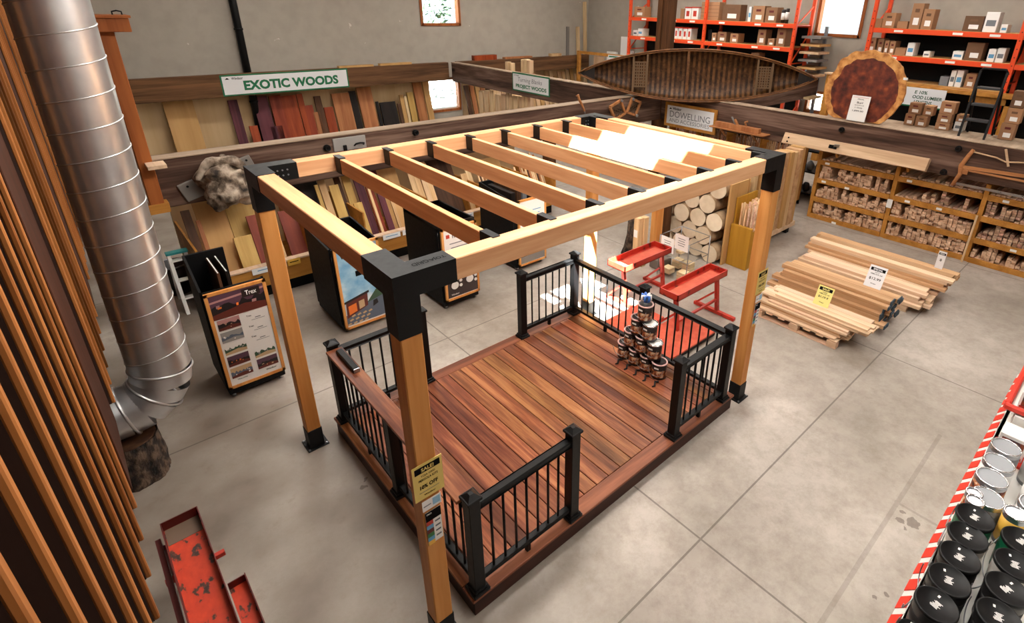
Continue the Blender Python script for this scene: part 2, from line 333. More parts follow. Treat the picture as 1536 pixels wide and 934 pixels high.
spotted('burl skin', [(.34, S(40, 32, 26)), (.46, S(112, 96, 80)), (.6, S(182, 166, 148)), (.75, S(206, 190, 168))], 7, .85, bump=.9, bdist=.05)
spotted('redwood burl', [(.3, S(52, 18, 12)), (.46, S(92, 36, 22)), (.6, S(122, 54, 30)), (.72, S(160, 82, 42))], 7, .5, detail=10, stretch=(1, 1, 1))
spotted('sapwood', [(.35, S(160, 96, 44)), (.52, S(206, 144, 76)), (.7, S(224, 170, 104))], 9, .6)
plain('black metal', S(10, 10, 11), .45, .0, spec=.22)
plain('black bracket', S(9, 10, 11), .5, .0, spec=.28)
plain('kiosk black', S(8, 8, 9), .6, spec=.2)
plain('steel', S(160, 162, 166), .3, .9)
plain('tin lid', S(150, 152, 155), .45, .55)
plain('bare metal', S(104, 84, 68), .6)
plain('chrome', S(215, 215, 218), .18, 1.)
spotted('galvanised', [(.3, S(206, 208, 212)), (.5, S(218, 220, 223)), (.7, S(228, 229, 231))], 5, .36, .95)
plain('galvanised seam', S(200, 200, 200), .4, .9)
spotted('worn red', [(.36, S(56, 36, 28)), (.41, S(92, 50, 36)), (.44, S(186, 52, 24)), (.7, S(206, 66, 32))], 21, .5, detail=5, stretch=(1, .55, 1))
spotted('red paint', [(.30, S(84, 28, 20)), (.38, S(176, 42, 28)), (.7, S(196, 58, 38))], 7, .45)
plain('dark red', S(92, 18, 12), .45)
spotted('red carpet ply', [(.3, S(180, 76, 54)), (.7, S(202, 94, 68))], 12, .8)
plain('rack orange', S(226, 74, 26), .42)
plain('kraft', S(152, 112, 80), .8, var=.24)
plain('kraft dark', S(104, 74, 50), .8, var=.2)
plain('white card', S(232, 230, 226), .6)
plain('white paint', S(222, 220, 214), .5)
plain('grey box', S(120, 122, 126), .6)
plain('ink', S(12, 12, 12), .9, spec=.1)
plain('green', S(8, 104, 66), .5)
plain('dark green', S(14, 70, 46), .5)
plain('sign white', S(224, 224, 226), .45)
plain('grey ink', S(108, 112, 118), .6)
plain('sale yellow', S(222, 196, 108), .5)
plain('tag yellow', S(236, 226, 140), .5)
plain('label blue', S(90, 150, 190), .5)
plain('label red', S(186, 52, 32), .5)
plain('label green', S(46, 112, 60), .5)
plain('label amber', S(228, 178, 70), .5)
plain('red edge', S(214, 52, 34), .45)
plain('can dark', S(36, 26, 24), .38)
spotted('can label', [(.36, S(30, 22, 20)), (.46, S(120, 52, 26)), (.56, S(176, 104, 52)), (.66, S(210, 190, 160))], 26, .45, detail=3)
plain('can pink rim', S(206, 170, 164), .5)
plain('pail lid', S(14, 14, 15), .5, spec=.3)
plain('pail green', S(16, 100, 66), .4)
plain('pail white', S(206, 200, 192), .4)
plain('pail black', S(30, 28, 28), .4)
plain('blue bow', S(60, 110, 190), .4)
plain('rubber', S(18, 18, 18), .8)
plain('teal', S(40, 130, 130), .5)
plain('grey wood', S(122, 116, 110), .8)
plain('weathered plate', S(150, 146, 142), .6)
plain('concrete block', S(120, 112, 104), .9)
plain('lamp housing', S(210, 210, 210), .5)
plain('pavement', S(170, 168, 160), .9)
plain('lamp diffuser', S(255, 246, 232), .5, emit=3.)
wood('yellow box', S(172, 124, 36), S(196, 146, 52), 'Z', 4, .5, .05)
plain('canoe skin', S(58, 42, 28), .6)
wood('canoe plank', S(40, 23, 11), S(86, 55, 29), 'X', 9, .45, .1, cmid=S(60, 37, 18))
wood('canoe rib', S(76, 47, 23), S(120, 82, 46), 'Y', 9, .4, .12)
wood('gunwale', S(84, 52, 28), S(124, 82, 46), 'X', 9, .5, .1)
plain('cane', S(102, 76, 48), .7)
wood('antique', S(150, 96, 56), S(188, 130, 84), 'Y', 8, .55, .06)
wood('jointer', S(184, 150, 116), S(212, 180, 146), 'Y', 8, .6, .04)
def glassmat(name, tint=(1, 1, 1, 1)):
    mt, nt, bs = _new(name)
    g = N(nt, 'ShaderNodeBsdfGlossy'); g.inputs['Roughness'].default_value = .02
    tr = N(nt, 'ShaderNodeBsdfTransparent'); tr.inputs[0].default_value = tint
    mx = N(nt, 'ShaderNodeMixShader'); mx.inputs[0].default_value = .06
    nt.links.new(tr.outputs[0], mx.inputs[1]); nt.links.new(g.outputs[0], mx.inputs[2]); nt.links.new(mx.outputs[0], nt.nodes['Material Output'].inputs[0])
glassmat('pane glass', (.97, 1, 1, 1)); glassmat('clear acrylic', (.96, .97, .97, 1))
spotted('photo sunset', [(.3, S(30, 18, 22)), (.42, S(84, 48, 48)), (.5, S(146, 100, 88)), (.6, S(112, 84, 116)), (.75, S(190, 160, 170))], 9, .4, detail=5)
spotted('photo street', [(.3, S(30, 26, 24)), (.45, S(110, 96, 84)), (.6, S(190, 180, 168)), (.75, S(90, 80, 70))], 14, .4, detail=5)
spotted('photo sky', [(.3, S(90, 150, 196)), (.5, S(150, 192, 214)), (.66, S(214, 226, 230))], 4, .4)
spotted('photo deck', [(.3, S(46, 24, 18)), (.44, S(150, 74, 40)), (.56, S(60, 64, 80)), (.7, S(206, 150, 96))], 12, .4, detail=4)
plain('poster dark', S(60, 48, 48), .5)
plain('step grey', S(50, 52, 54), .6)
plain('print plum', S(86, 56, 72), .45)
plain('print rose', S(176, 128, 126), .45)
plain('print night', S(26, 20, 22), .45)
plain('print brick', S(96, 40, 30), .45)
plain('print ember', S(232, 120, 44), .45)
plain('print sand', S(196, 166, 126), .45)
plain('print slate', S(92, 102, 118), .45)
plain('print hill', S(58, 86, 62), .45)
plain('print grey', S(150, 148, 144), .45)
plain('print pool', S(60, 104, 150), .45)
plain('tree leaf', S(60, 84, 62), .9)
# ---------------------------------------------------------------- the room
X0, X1, Y0, Y1, ZC = -4.2, 15.5, -5.2, 14.8, 6.5
struct('floor', MB().box(X0-.2, X1+.2, Y0-.2, Y1+.2, -.15, 0), 'polished concrete')
def wall_holes(a0, a1, z1, holes, f):
    """boxes filling a0..a1 x 0..z1 around rectangular holes (a,b,z,z')"""
    mb = MB(); cuts = sorted({a0, a1, *[h[0] for h in holes], *[h[1] for h in holes]})
    for p, q in zip(cuts, cuts[1:]):
        zs = [(h[2], h[3]) for h in holes if h[0] < q-1e-6 and h[1] > p+1e-6]; zs.sort(); z = 0
        for (b, t) in zs:
            if b > z: f(mb, p, q, z, b)
            z = t
        if z < z1: f(mb, p, q, z, z1)
    return mb
WB = [(8.2, 9.6, 3.08, 4.35), (8.2, 9.42, .35, 1.42)]
WR = [(4.14, 5.40, 3.16, 4.5), (4.74, 5.30, 1.02, 1.62)]
struct('wall_back', wall_holes(X0-.2, X1+.2, ZC, WB, lambda mb, p, q, z, t: mb.box(p, q, Y1, Y1+.2, z, t)), 'painted wall')
struct('wall_right', wall_holes(Y0, Y1, ZC, WR, lambda mb, p, q, z, t: mb.box(X1, X1+.2, p, q, z, t)), 'painted wall')
struct('wall_left', MB().box(X0-.2, X0, Y0, Y1, 0, ZC), 'painted wall')
struct('wall_front', MB().box(X0-.2, X1+.2, Y0-.2, Y0, 0, ZC), 'painted wall')
SKX0, SKX1, SKY0, SKY1 = 1.10, 2.10, -1.58, -.46
cb = MB()
cb.box(X0-.2, SKX0, Y0-.2, Y1+.2, ZC, ZC+.15).box(SKX1, X1+.2, Y0-.2, Y1+.2, ZC, ZC+.15).box(SKX0, SKX1, Y0-.2, SKY0, ZC, ZC+.15).box(SKX0, SKX1, SKY1, Y1+.2, ZC, ZC+.15)
struct('ceiling', cb, 'white ceiling')
sk = MB().box(SKX0, SKX1, SKY0, SKY1, ZC+.13, ZC+.14); struct('window_5', sk, 'pane glass')
for i, (h, ax) in enumerate([(WB[0], 'y'), (WB[1], 'y'), (WR[0], 'x'), (WR[1], 'x')]):
    fr = MB(); pn = MB(); a, b, z, t = h; k = .09
    for (p, q, r, s_) in ((a-.02, a+k-.03, z-.02, t+.02), (b-k+.03, b+.02, z-.02, t+.02), (a, b, z-.02, z+k-.03), (a, b, t-k+.03, t+.02)):
        if ax == 'y': fr.box(p, q, Y1-.04, Y1+.16, r, s_)
        else: fr.box(X1-.04, X1+.16, p, q, r, s_)
    if ax == 'y': pn.box(a, b, Y1+.09, Y1+.096, z, t)
    else: pn.box(X1+.09, X1+.096, a, b, z, t)
    f_ = struct('window_%d' % (i+1), fr, 'cedar post'); me = pn.mesh('pane'); me.materials.append(MATS['pane glass'])
    p_ = bpy.data.objects.new('pane', me); COL.objects.link(p_); p_.parent = f_; p_['kind'] = 'structure'
pl = MB().box(-1.5, 8.15, Y1-.03, Y1-.001, .02, 1.62).box(9.5, 15.4, Y1-.03, Y1-.001, .02, 1.5)
for sx in (.4, 1.62, 2.84, 4.06, 5.28, 6.5): pl.box(sx-.004, sx+.004, Y1-.034, Y1-.03, .02, 1.6)
struct('trim_1', pl, 'plywood back')
struct('added_dark_wall', MB().box(X0, 9.0, -3.12, -3.0, 0, 2.5).box(X0, 9.0, Y0, -3.0, 2.5, 2.62), 'cedar dark')  # unseen dark mezzanine front, added so the bracket faces reflect darkness
struct('baseboard_back', MB().box(X0, X1, Y1-.045, Y1-.031, 0, .12), 'cedar dark')
t = T('drain_pipe', 'black steel drain pipe running up the grey wall behind the EXOTIC WOODS sign', 'pipe', (3.02, 14.62, 0))
t.part('pipe', MB().cyl((3.02, 14.62, 0), (3.02, 14.62, ZC), .09, seg=16), 'black metal')
for z in (1.2, 3.0, 4.8): t.part('wall_clamp', MB().cyl((3.02, 14.62, z), (3.02, 14.62, z+.05), .105, seg=16).box(2.98, 3.06, 14.6, 14.765, z, z+.05), 'black metal')
# outside the windows: lawn and pale foliage, overexposed by daylight
struct('ground', MB().box(-20, 42, 15.3, 40, -.5, -.3).box(16, 42, -20, 15.3, -.5, -.3), 'pavement')
def tree(x, y, h, r, label, seed):
    rnd = random.Random(seed); t = T('tree', label, 'tree', (x, y, -.3))
    t.part('trunk', MB().tube([(x, y, -.3), (x+.1, y+.05, h*.4), (x, y, h*.8)], [.34, .28, .1], 10), 'bark')
    fb = MB()
    for i in range(420):
        v = Vector((rnd.gauss(0, 1), rnd.gauss(0, 1), rnd.gauss(0, 1))).normalized()*r*rnd.uniform(.5, 1); c = Vector((x, y, h))+Vector((v.x, v.y, v.z*.9))
        a = Vector((rnd.uniform(-1, 1), rnd.uniform(-1, 1), rnd.uniform(-1, 1))).normalized(); b = a.orthogonal().normalized(); s_ = rnd.uniform(.10, .22)
        vs = [fb.bm.verts.new(c+a*s_), fb.bm.verts.new(c+b*s_*.6), fb.bm.verts.new(c-a*s_), fb.bm.verts.new(c-b*s_*.6)]; fb.bm.faces.new(vs)
    t.part('foliage', fb, 'tree leaf')
tree(10.8, 20.2, 3.9, 1.9, 'pale leafy tree outside the small window in the back wall', 3)
tree(18.6, 4.0, 5.2, 1.3, 'dark trunked tree outside the window between the orange racks', 5)
# unseen panel lamps, added overhead to light the room
for (lx, ly, lw, LAMPZ) in LAMPS:
    t = T('added_ceiling_lamp', 'unseen flat white panel lamp added overhead to light the warehouse', 'lamp', (lx, ly, LAMPZ), 0, 'added ceiling lamps')
    t.part('housing', MB().box(lx-1.15, lx+1.15, ly-.38, ly+.38, LAMPZ, LAMPZ+.06), 'lamp housing')
    t.part('diffuser', MB().box(lx-1.1, lx+1.1, ly-.35, ly+.35, LAMPZ-.012, LAMPZ), 'lamp diffuser')
    for sx in (-.8, .8): t.part('hanger', MB().cyl((lx+sx, ly, LAMPZ+.06), (lx+sx, ly, ZC), .008, seg=6), 'steel')

# ---------------------------------------------------------------- big timber rails
def timber(name_label, box, mt, cap=None, ends=None, loc=None):
    t = T('timber_beam', name_label, 'beam', ((box[0]+box[1])/2, (box[2]+box[3])/2, box[4]))
    t.part('beam', MB().box(*box, bev=.012), mt)
    if cap: t.part('lit_top_strip', MB().box(*cap, bev=.006), 'pale cap', label='pale strip for the lit beam top')  # light on the beam top put into the colour of a pale strip
    return t
LBt = timber('huge dark salvaged timber rail crossing behind the pergola, with the gnarled burl fixed to it', (-.26, 9.44, 6.0, 6.2, 1.36, 1.96), 'old timber', (-.26, 9.44, 5.99, 6.22, 1.96, 1.98))
RBt = timber('huge dark salvaged timber rail above the moulding rack, right of the canoe', (9.45, 9.65, -2.8, 6.0, 1.37, 1.96), 'old timber y', (9.44, 9.70, -2.8, 5.98, 1.96, 1.98))
timber('long brown beam along the back wall carrying the EXOTIC WOODS sign', (.0, 8.66, 14.1, 14.3, 1.46, 2.0), 'brown beam')
timber('brown beam along the back wall right of the PROJECT WOODS sign', (9.0, 14.95, 14.1, 14.3, 1.52, 2.0), 'brown beam')
timber('dark beam running back to the wall, carrying the PROJECT WOODS sign', (8.75, 8.95, 6.25, 14.1, 1.40, 1.98), 'old timber y', (8.74, 8.97, 6.25, 14.1, 1.98, 2.005))
timber('dark beam running behind the canoe towards the right wall', (9.75, 15.3, 4.95, 5.12, 1.5, 2.02), 'old timber')
t = T('timber_post', 'tall brown square post standing behind the canoe', 'post', (9.62, 6.14, 0))
t.part('post', MB().box(9.47, 9.75, 6.0, 6.28, 0, ZC, bev=.012), 'brown post')
t.part('side_plank', MB().box(9.43, 9.468, 6.02, 6.13, 0, ZC, bev=.006).box(9.42, 9.468, 6.17, 6.29, 2.0, ZC, bev=.006), 'brown post')
for nm, x, y, lab in (('a', 6.1, 6.1, 'brown square post holding up the dark timber rail right of the lumber bin'), ('b', 9.55, -2.3, 'brown square post under the right end of the timber rail by the moulding rack')):
    t = T('timber_post', lab, 'post', (x, y, 0)); t.part('post', MB().box(x-.1, x+.1, y-.1, y+.1, 0, 1.36, bev=.01), 'brown post'); t.part('foot_plate', MB().box(x-.14, x+.14, y-.14, y+.14, 0, .012), 'black metal')
# hardware and knots fixed to the rails
def ringbolt(x, y, z, face, lab):
    mb = MB(); d = Vector((0, -1, 0)) if face == 'y' else Vector((-1, 0, 0)); sd_ = Vector((1, 0, 0)) if face == 'y' else Vector((0, 1, 0))
    c = Vector((x, y, z)); mb.cyl(c, c+d*.03, .05, seg=14)
    mb.tube([c+d*.045+sd_*.035*math.cos(a)+Vector((0, 0, .035*math.sin(a))) for a in [2*math.pi*i/14 for i in range(14)]], .011, 6, closed=True)
    return solo('ring_bolt', lab, 'ring bolt', mb, 'black metal')
ringbolt(1.81, 5.998, 1.82, 'y', 'round iron ring bolt on the timber rail left of the grey lock plate')
ringbolt(3.2, 5.998, 1.86, 'y', 'iron ring bolt on the dark rail right of the grey lock plate')
ringbolt(9.448, -.09, 1.83, 'x', 'iron ring bolt on the rail above the bow saw')
ringbolt(9.448, .02, 1.42, 'x', 'iron ring bolt low on the rail left of the bow saw')
ringbolt(9.448, 1.78, 1.82, 'x', 'iron ring bolt on the rail below the price card')
t = T('lock_plate', 'weathered grey wooden plate with iron lock fixed to the dark timber rail', 'plate', (2.14, 5.97, 1.74))
t.part('plate', MB().box(1.9, 2.38, 5.97, 5.999, 1.745, 1.935, bev=.006), 'weathered plate')
t.part('latch', MB().box(2.03, 2.08, 5.94, 5.97, 1.745, 1.83, bev=.006), 'black metal')
t.part('handle', MB().tube([(2.2, 5.97, 1.80), (2.21, 5.93, 1.83), (2.27, 5.92, 1.84), (2.33, 5.93, 1.83), (2.34, 5.97, 1.80)], .013, 8), 'black metal')

# burl on a weathered plank, left end of the rail
ang = math.radians(17)
pk = MB().box(-.03, .86, 5.955, 5.995, 1.52, 1.76, bev=.008, rot=Matrix.Rotation(-ang, 3, 'Y'))
t = T('mounting_plank', 'weathered grey plank tilted on the timber rail behind the burl', 'plank', (.42, 5.97, 1.5)); t.part('plank', pk, 'grey wood')
for (x, z) in ((.06, 1.60), (.76, 1.82)): t.part('screw', MB().cyl((x, 5.958, z), (x, 5.945, z), .014, seg=10), 'black metal')
def blob(c, r, seed, amp, n=40, sub=4, flat=(1, 1, 1), cuts=()):
    from mathutils import noise
    mb = MB(); g = bmesh.ops.create_icosphere(mb.bm, subdivisions=sub, radius=1)
    for v in g['verts']:
        d = v.co.normalized(); k = 1+amp*noise.noise(d*1.6+Vector((seed, 0, 0)))+amp*.55*noise.noise(d*4.2+Vector((0, seed, 0)))+amp*.25*noise.noise(d*10)
        v.co = Vector(c)+Vector((d.x*r*flat[0], d.y*r*flat[1], d.z*r*flat[2]))*k
    for f in mb.bm.faces: f.smooth = True
    return mb
t = T('wood_burl', 'large gnarled grey wood burl fixed to the left end of the timber rail', 'burl', (.43, 5.72, 1.33))
t.part('burl', blob((.43, 5.72, 1.62), .30, 3.1, .42, flat=(.98, .8, .98)), 'burl skin')
t.part('rim', MB().tube([(.43+.29*math.cos(a), 5.66-.05*math.sin(a*2), 1.63+.30*math.sin(a)+.02*math.sin(a*7)) for a in [math.pi*(.08+.84*i/18) for i in range(19)]], [.03+.035*math.sin(math.pi*i/18) for i in range(19)], 10), 'burl skin', label='pale bark rim over the top of the burl')

# cedar post with capped top beside the duct
t = T('gate_post', 'orange cedar post with overhanging cap standing behind the duct', 'post', (-.30, 5.9, 0))
t.part('post', MB().box(-.36, -.22, 5.84, 5.99, 1.36, 3.42, bev=.006), 'cedar post')
t.part('cap', MB().box(-.85, -.08, 5.7, 6.1, 3.42, 3.56, bev=.006).box(-.87, -.06, 5.68, 6.12, 3.56, 3.585), 'cedar post')
t.part('foot_block', MB().box(-.40, -.18, 5.82, 5.995, 1.36, 1.48, bev=.005), 'rack timber')
t.part('hook', MB().tube([(-.2, 5.75, 3.59), (-.2, 5.75, 3.62), (-.16, 5.75, 3.63), (-.12, 5.75, 3.62), (-.12, 5.75, 3.59)], .008, 6), 'black metal')
t.part('shelf_block', MB().box(-.30, -.12, 5.6, 5.84, 1.95, 1.99), 'pine')

# slatted cedar screen on the left
t = T('slat_screen', 'tall screen of vertical cedar fins along the left edge', 'screen', (-1.3, 2, .95))
fx = lambda y: -1.155+.018*(y-1.35)
def fin(y, d=.19, z0=1.0, wd=.042):
    t.part('batten', MB().box(fx(y)-.022, fx(y), y-wd, y, z0, 4.6, bev=.005), 'cedar fin', label='cedar front batten'); t.part('fin', MB().box(fx(y)-d, fx(y)-.022, y-wd+.002, y-.002, z0, 4.6), 'deep brown')  # lighter cedar strip in front, dark brown fin behind it
for k in range(14): fin(1.357-.284*k)
for y in (2.60, 2.88, 3.165, 3.48, 3.82, 4.2): fin(y, .16)
for k in range(5): fin(5.2+.27*k, .16)
for k in range(8): fin(7.1+.27*k, .16)
for (a, b) in ((1.5, 2.31), (4.35, 4.95), (6.45, 6.85)): t.part('panel', MB().box(fx(a)-.03, fx(a)-.004, a, b, 1.0, 4.6, bev=.004), 'cedar dark', label='dark flat cedar panel')
t.part('backing', MB().box(-1.44, -1.36, -2.4, 9.3, .98, 4.6), 'deep brown')
for y in (-2.3, 2.35, 6.9): t.part('leg', MB().box(-1.43, -1.37, y-.06, y+.06, 0, .98), 'cedar dark')

# galvanised duct
t = T('spiral_duct', 'large galvanised spiral duct rising from an elbow beside the slat screen', 'duct', (-.8, 3.0, 0))
P0, P1 = Vector((-.81, 3.0, .93)), Vector((-.70, 3.0, ZC)); R0 = .213
t.part('pipe', MB().cyl(P0, P1, R0, seg=56, caps=False), 'galvanised')
dd = (P1-P0).normalized(); a_ = dd.orthogonal().normalized(); a_ = Vector((1, 0, 0))-dd*dd.x; a_.normalize(); b_ = dd.cross(a_)
pts = []; pitch = .205; n = int((P1-P0).length/pitch*40)
for i in range(n):
    th = 2*math.pi*i/40; pts.append(P0+dd*(.02+pitch*i/40)+(a_*math.cos(th)+b_*math.sin(th))*R0)
t.part('seam', MB().tube(pts, .006, 6), 'galvanised seam')
cl_ = []
for i in range(5):
    th = math.radians(90*i/4); cl_.append(Vector((-.81-.30+.30*math.cos(th), 3.0, .93-.30*math.sin(th)-.0)))
el = MB(); rings = []
for k in range(4):
    A, B = cl_[k], cl_[k+1]; el.cyl(A, B, R0*(1.0+.012*(k % 2)), R0*(1.0+.012*((k+1) % 2)), 48, caps=False)
t.part('elbow', el, 'galvanised')
sm = MB()
for k, c in enumerate(cl_):
    if k in (1, 3): continue
    dr = (cl_[min(k+1, 4)]-cl_[max(k-1, 0)]).normalized(); u = Vector((0, 1, 0)); v = dr.cross(u)
    sm.tube([c+(u*math.cos(x)+v*math.sin(x))*(R0+.004) for x in [2*math.pi*i/48 for i in range(48)]], .011, 6, closed=True)
t.part('elbow_seam', sm, 'galvanised seam')
t.part('branch', MB().cyl(cl_[4], cl_[4]+Vector((-1.1, 0, 0)), R0, seg=48, caps=False), 'galvanised')
bs_ = MB()
for xx in (.14, .34): bs_.tube([cl_[4]+Vector((-xx, 0, 0))+Vector((0, math.cos(x), math.sin(x)))*(R0+.003) for x in [2*math.pi*i/40 for i in range(40)]], .008, 6, closed=True)
t.part('branch_seam', bs_, 'galvanised seam')
lg = MB()
from mathutils import noise as _nz
def _lg(u, v):
    th = 2*math.pi*u; r = .205*(1+.07*_nz.noise(Vector((math.cos(th)*2, math.sin(th)*2, v*1.5)))+.05*_nz.noise(Vector((math.cos(th)*7, math.sin(th)*7, v*4))))
    return (-1.16+r*math.cos(th), 2.96+r*math.sin(th), .41*v)
lg.grid(_lg, 60, 14)
t = T('log_stump', 'dark barked log stump standing on the floor under the duct elbow', 'log', (-1.16, 2.96, 0))
t.part('bark', lg, 'bark'); t.part('end_grain', MB().cyl((-1.16, 2.96, .385), (-1.16, 2.96, .405), .185, seg=30), 'walnut')

# ---------------------------------------------------------------- pergola
W_, D_, H_, w_, s_, h_, d_, b0, pm = 3.66, 2.4014, 2.651, .126, .3326, .128, .336, .199, .03
pg = T('pergola', 'open fir pergola with black steel brackets standing over the hardwood deck', 'pergola', (W_/2, D_/2, 0))
e_ = .005
for (cx, cy, sx, sy) in ((0, 0, 1, 1), (0, D_, 1, -1), (W_, 0, -1, 1), (W_, D_, -1, -1)):
    bx = lambda a0, a1, b_0, b_1, z0, z1, mb, bev=.004: mb.box(min(cx+sx*a0, cx+sx*a1), max(cx+sx*a0, cx+sx*a1), min(cy+sy*b_0, cy+sy*b_1), max(cy+sy*b_0, cy+sy*b_1), z0, z1, bev=bev)
    mb = MB(); bx(0, w_, 0, w_, H_-d_, H_-h_, mb, 0)
    Lp = [(0, 0), (s_, 0), (s_, w_), (w_, w_), (w_, s_), (0, s_)]; mb.prism([(cx+sx*p, cy+sy*q) for p, q in Lp], lambda p, q: (p, q, H_-h_), (0, 0, h_))
    br = pg.part('corner_bracket', mb, 'black bracket')
    bo = MB()
    for i in range(3):
        for z in (H_-.045, H_-.085): bo.cyl((cx+sx*(.19+.035*i), cy+sy*w_, z), (cx+sx*(.19+.035*i), cy+sy*(w_+.006), z), .006, seg=8).cyl((cx+sx*w_, cy+sy*(.19+.035*i), z), (cx+sx*(w_+.006), cy+sy*(.19+.035*i), z), .006, seg=8)
    pg.part('bolt', bo, 'steel', parent=br)
    if cx == 0 and cy == 0:
        text(pg, 'TOJA', (.265, .064, H_+.0012), (-1, 0, 0), (0, -1, 0), .085, .034, 'ink', parent=br, bold=.02)
        text(pg, 'GRID', (.175, .064, H_+.0012), (-1, 0, 0), (0, -1, 0), .085, .034, 'ink', parent=br)
    mb = MB(); bx(e_, w_-e_, e_, w_-e_, b0-.08, H_-d_+.05, mb, .006); pg.part('post', mb, 'fir z')
    mb = MB(); bx(0, w_, 0, w_, .008, b0, mb); pb = pg.part('post_base', mb, 'black bracket')
    mb = MB(); bx(-pm, w_+pm, -pm, w_+pm, 0, .01, mb, .002); pg.part('base_plate', mb, 'black bracket', parent=pb)
    bo = MB()
    for (i, j) in ((-1, -1), (-1, 1), (1, -1), (1, 1)):
        px, py = cx+sx*w_/2+i*(w_/2+pm*.45), cy+sy*w_/2+j*(w_/2+pm*.45); bo.cyl((px, py, .01), (px, py, .022), .009, seg=6)
    pg.part('anchor_bolt', bo, 'steel', parent=pb)
for cy in (0, D_-w_): pg.part('beam', MB().box(s_-.05, W_-s_+.05, cy+e_, cy+w_-e_, H_-h_+.003, H_-.004, bev=.005), 'fir')
for cx in (0, W_-w_): pg.part('beam', MB().box(cx+e_, cx+w_-e_, s_-.05, D_-s_+.05, H_-h_+.003, H_-.004, bev=.005), 'fir y')
for k in range(8):
    x = .642+.405*k
    pg.part('rafter', MB().box(x-.02, x+.02, w_+.004, D_-w_-.004, H_-.128, H_-.008, bev=.003), 'fir y')
    for (ya, yb, yt) in ((w_, w_+.10, w_-.03), (D_-w_-.10, D_-w_, D_-w_+.03)):
        pg.part('rafter_bracket', MB().box(x-.0235, x+.0235, ya-.001, yb, H_-.132, H_-.004, bev=.001).box(x-.0235, x+.0235, min(yt, ya), max(yb, yt), H_-.0045, H_+.0015), 'black bracket')

# ---------------------------------------------------------------- deck
ZD = .17
dk = T('deck_platform', 'low platform of reddish hardwood deck boards under the pergola', 'deck', (1.83, 1.17, 0))
NB = 22; bw = 3.14/NB
for i in range(NB): dk.part('deck_board', MB().box(.26+bw*i+.0035, .26+bw*(i+1)-.0035, .124, 2.216, ZD-.025, ZD, bev=.003), 'ipe')
dk.part('border_board', MB().box(.26, 3.40, -.016, .12, ZD-.025, ZD, bev=.004), 'ipe x'); dk.part('border_board', MB().box(.26, 3.40, 2.22, 2.36, ZD-.025, ZD, bev=.004), 'ipe x')
dk.part('gap_shade_sheet', MB().box(.31, 3.35, .03, 2.31, .02, .128), 'deep brown')  # dark sheet added under the boards to deepen the shade in their gaps
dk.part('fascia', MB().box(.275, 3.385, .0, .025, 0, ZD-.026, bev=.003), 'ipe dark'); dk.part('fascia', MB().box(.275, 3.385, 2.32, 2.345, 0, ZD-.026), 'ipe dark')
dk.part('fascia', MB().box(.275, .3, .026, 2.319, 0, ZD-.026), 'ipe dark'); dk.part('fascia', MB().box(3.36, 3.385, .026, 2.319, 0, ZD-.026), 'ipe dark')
def railing(label, posts, wood_run=None):
    """posts: list of (x,y,kind) along the run, kind 'c' with cap, 'm' mid post under the plank"""
    cxm = sum(p[0] for p in posts)/len(posts); cym = sum(p[1] for p in posts)/len(posts)
    t = T('deck_railing', label, 'railing', (cxm, cym, ZD))
    q = .041
    for (x, y, k) in posts:
        top = 1.0 if k == 'c' else .955
        p = t.part('post', MB().box(x-q, x+q, y-q, y+q, ZD, top, bev=.004), 'black metal')
        t.part('base_trim', MB().box(x-.064, x+.064, y-.064, y+.064, ZD, ZD+.028, bev=.006).box(x-.053, x+.053, y-.053, y+.053, ZD+.028, ZD+.05, bev=.006), 'black metal', parent=p)
        if k == 'c':
            c = MB().box(x-.054, x+.054, y-.054, y+.054, 1.0, 1.022, bev=.004)
            c.prism([(-.046, -.046), (.046, -.046), (.046, .046), (-.046, .046)], lambda a, b: (x+a, y+b, 1.022), (0, 0, .002))
            bmesh.ops.create_cone(c.bm, cap_ends=True, segments=4, radius1=.066, radius2=.02, depth=.026, matrix=Matrix.Translation((x, y, 1.035)) @ Matrix.Rotation(math.pi/4, 4, 'Z'))
            t.part('post_cap', c, 'black metal', parent=p)
    for i, (A, B) in enumerate(zip(posts, posts[1:])):
        a = Vector((A[0], A[1], 0)); b = Vector((B[0], B[1], 0)); d = (b-a).normalized(); L = (b-a).length
        zt = .925
        t.part('top_rail', MB().bar(a+d*q+Vector((0, 0, zt)), b-d*q+Vector((0, 0, zt)), .052, .045, bev=.008), 'black metal')
        t.part('bottom_rail', MB().bar(a+d*q+Vector((0, 0, .268)), b-d*q+Vector((0, 0, .268)), .042, .034, bev=.004), 'black metal')
        n = max(2, round((L-2*q)/.103)-1); g = (L-2*q)/(n+1)
        for k in range(n):
            c = a+d*(q+g*(k+1)); t.part('baluster', MB().cyl(c+Vector((0, 0, .28)), c+Vector((0, 0, .905)), .0095, seg=10), 'black metal')
        c = a+d*(L/2); t.part('support_foot', MB().box(c.x-.017, c.x+.017, c.y-.017, c.y+.017, ZD, .252, bev=.003), 'black metal')
    return t
rl = railing('black metal deck railing wrapping the left side, topped with a hardwood bar plank', [(1.19, .045, 'c'), (.335, .045, 'c'), (.322, 1.13, 'm'), (.335, 2.265, 'c'), (1.19, 2.27, 'c')])
rl.part('bar_plank', MB().box(.262, .40, .095, 2.215, .957, .982, bev=.004), 'ipe', label='reddish hardwood plank fixed on top of the rail')
railing('black metal deck railing wrapping the right side around the paint can pyramid', [(2.46, .045, 'c'), (3.245, .045, 'c'), (3.25, 1.13, 'c'), (3.26, 2.265, 'c'), (2.44, 2.27, 'c')])
t = T('rail_sample', 'short black rail sample lying on the hardwood bar plank of the left railing', 'rail sample', (.345, 1.93, .982))
t.part('rail', MB().box(.318, .375, 1.76, 2.13, .982, 1.022, bev=.008), 'black metal'); t.part('end_cap', MB().box(.322, .371, 1.75, 1.76, .985, 1.019), 'steel')
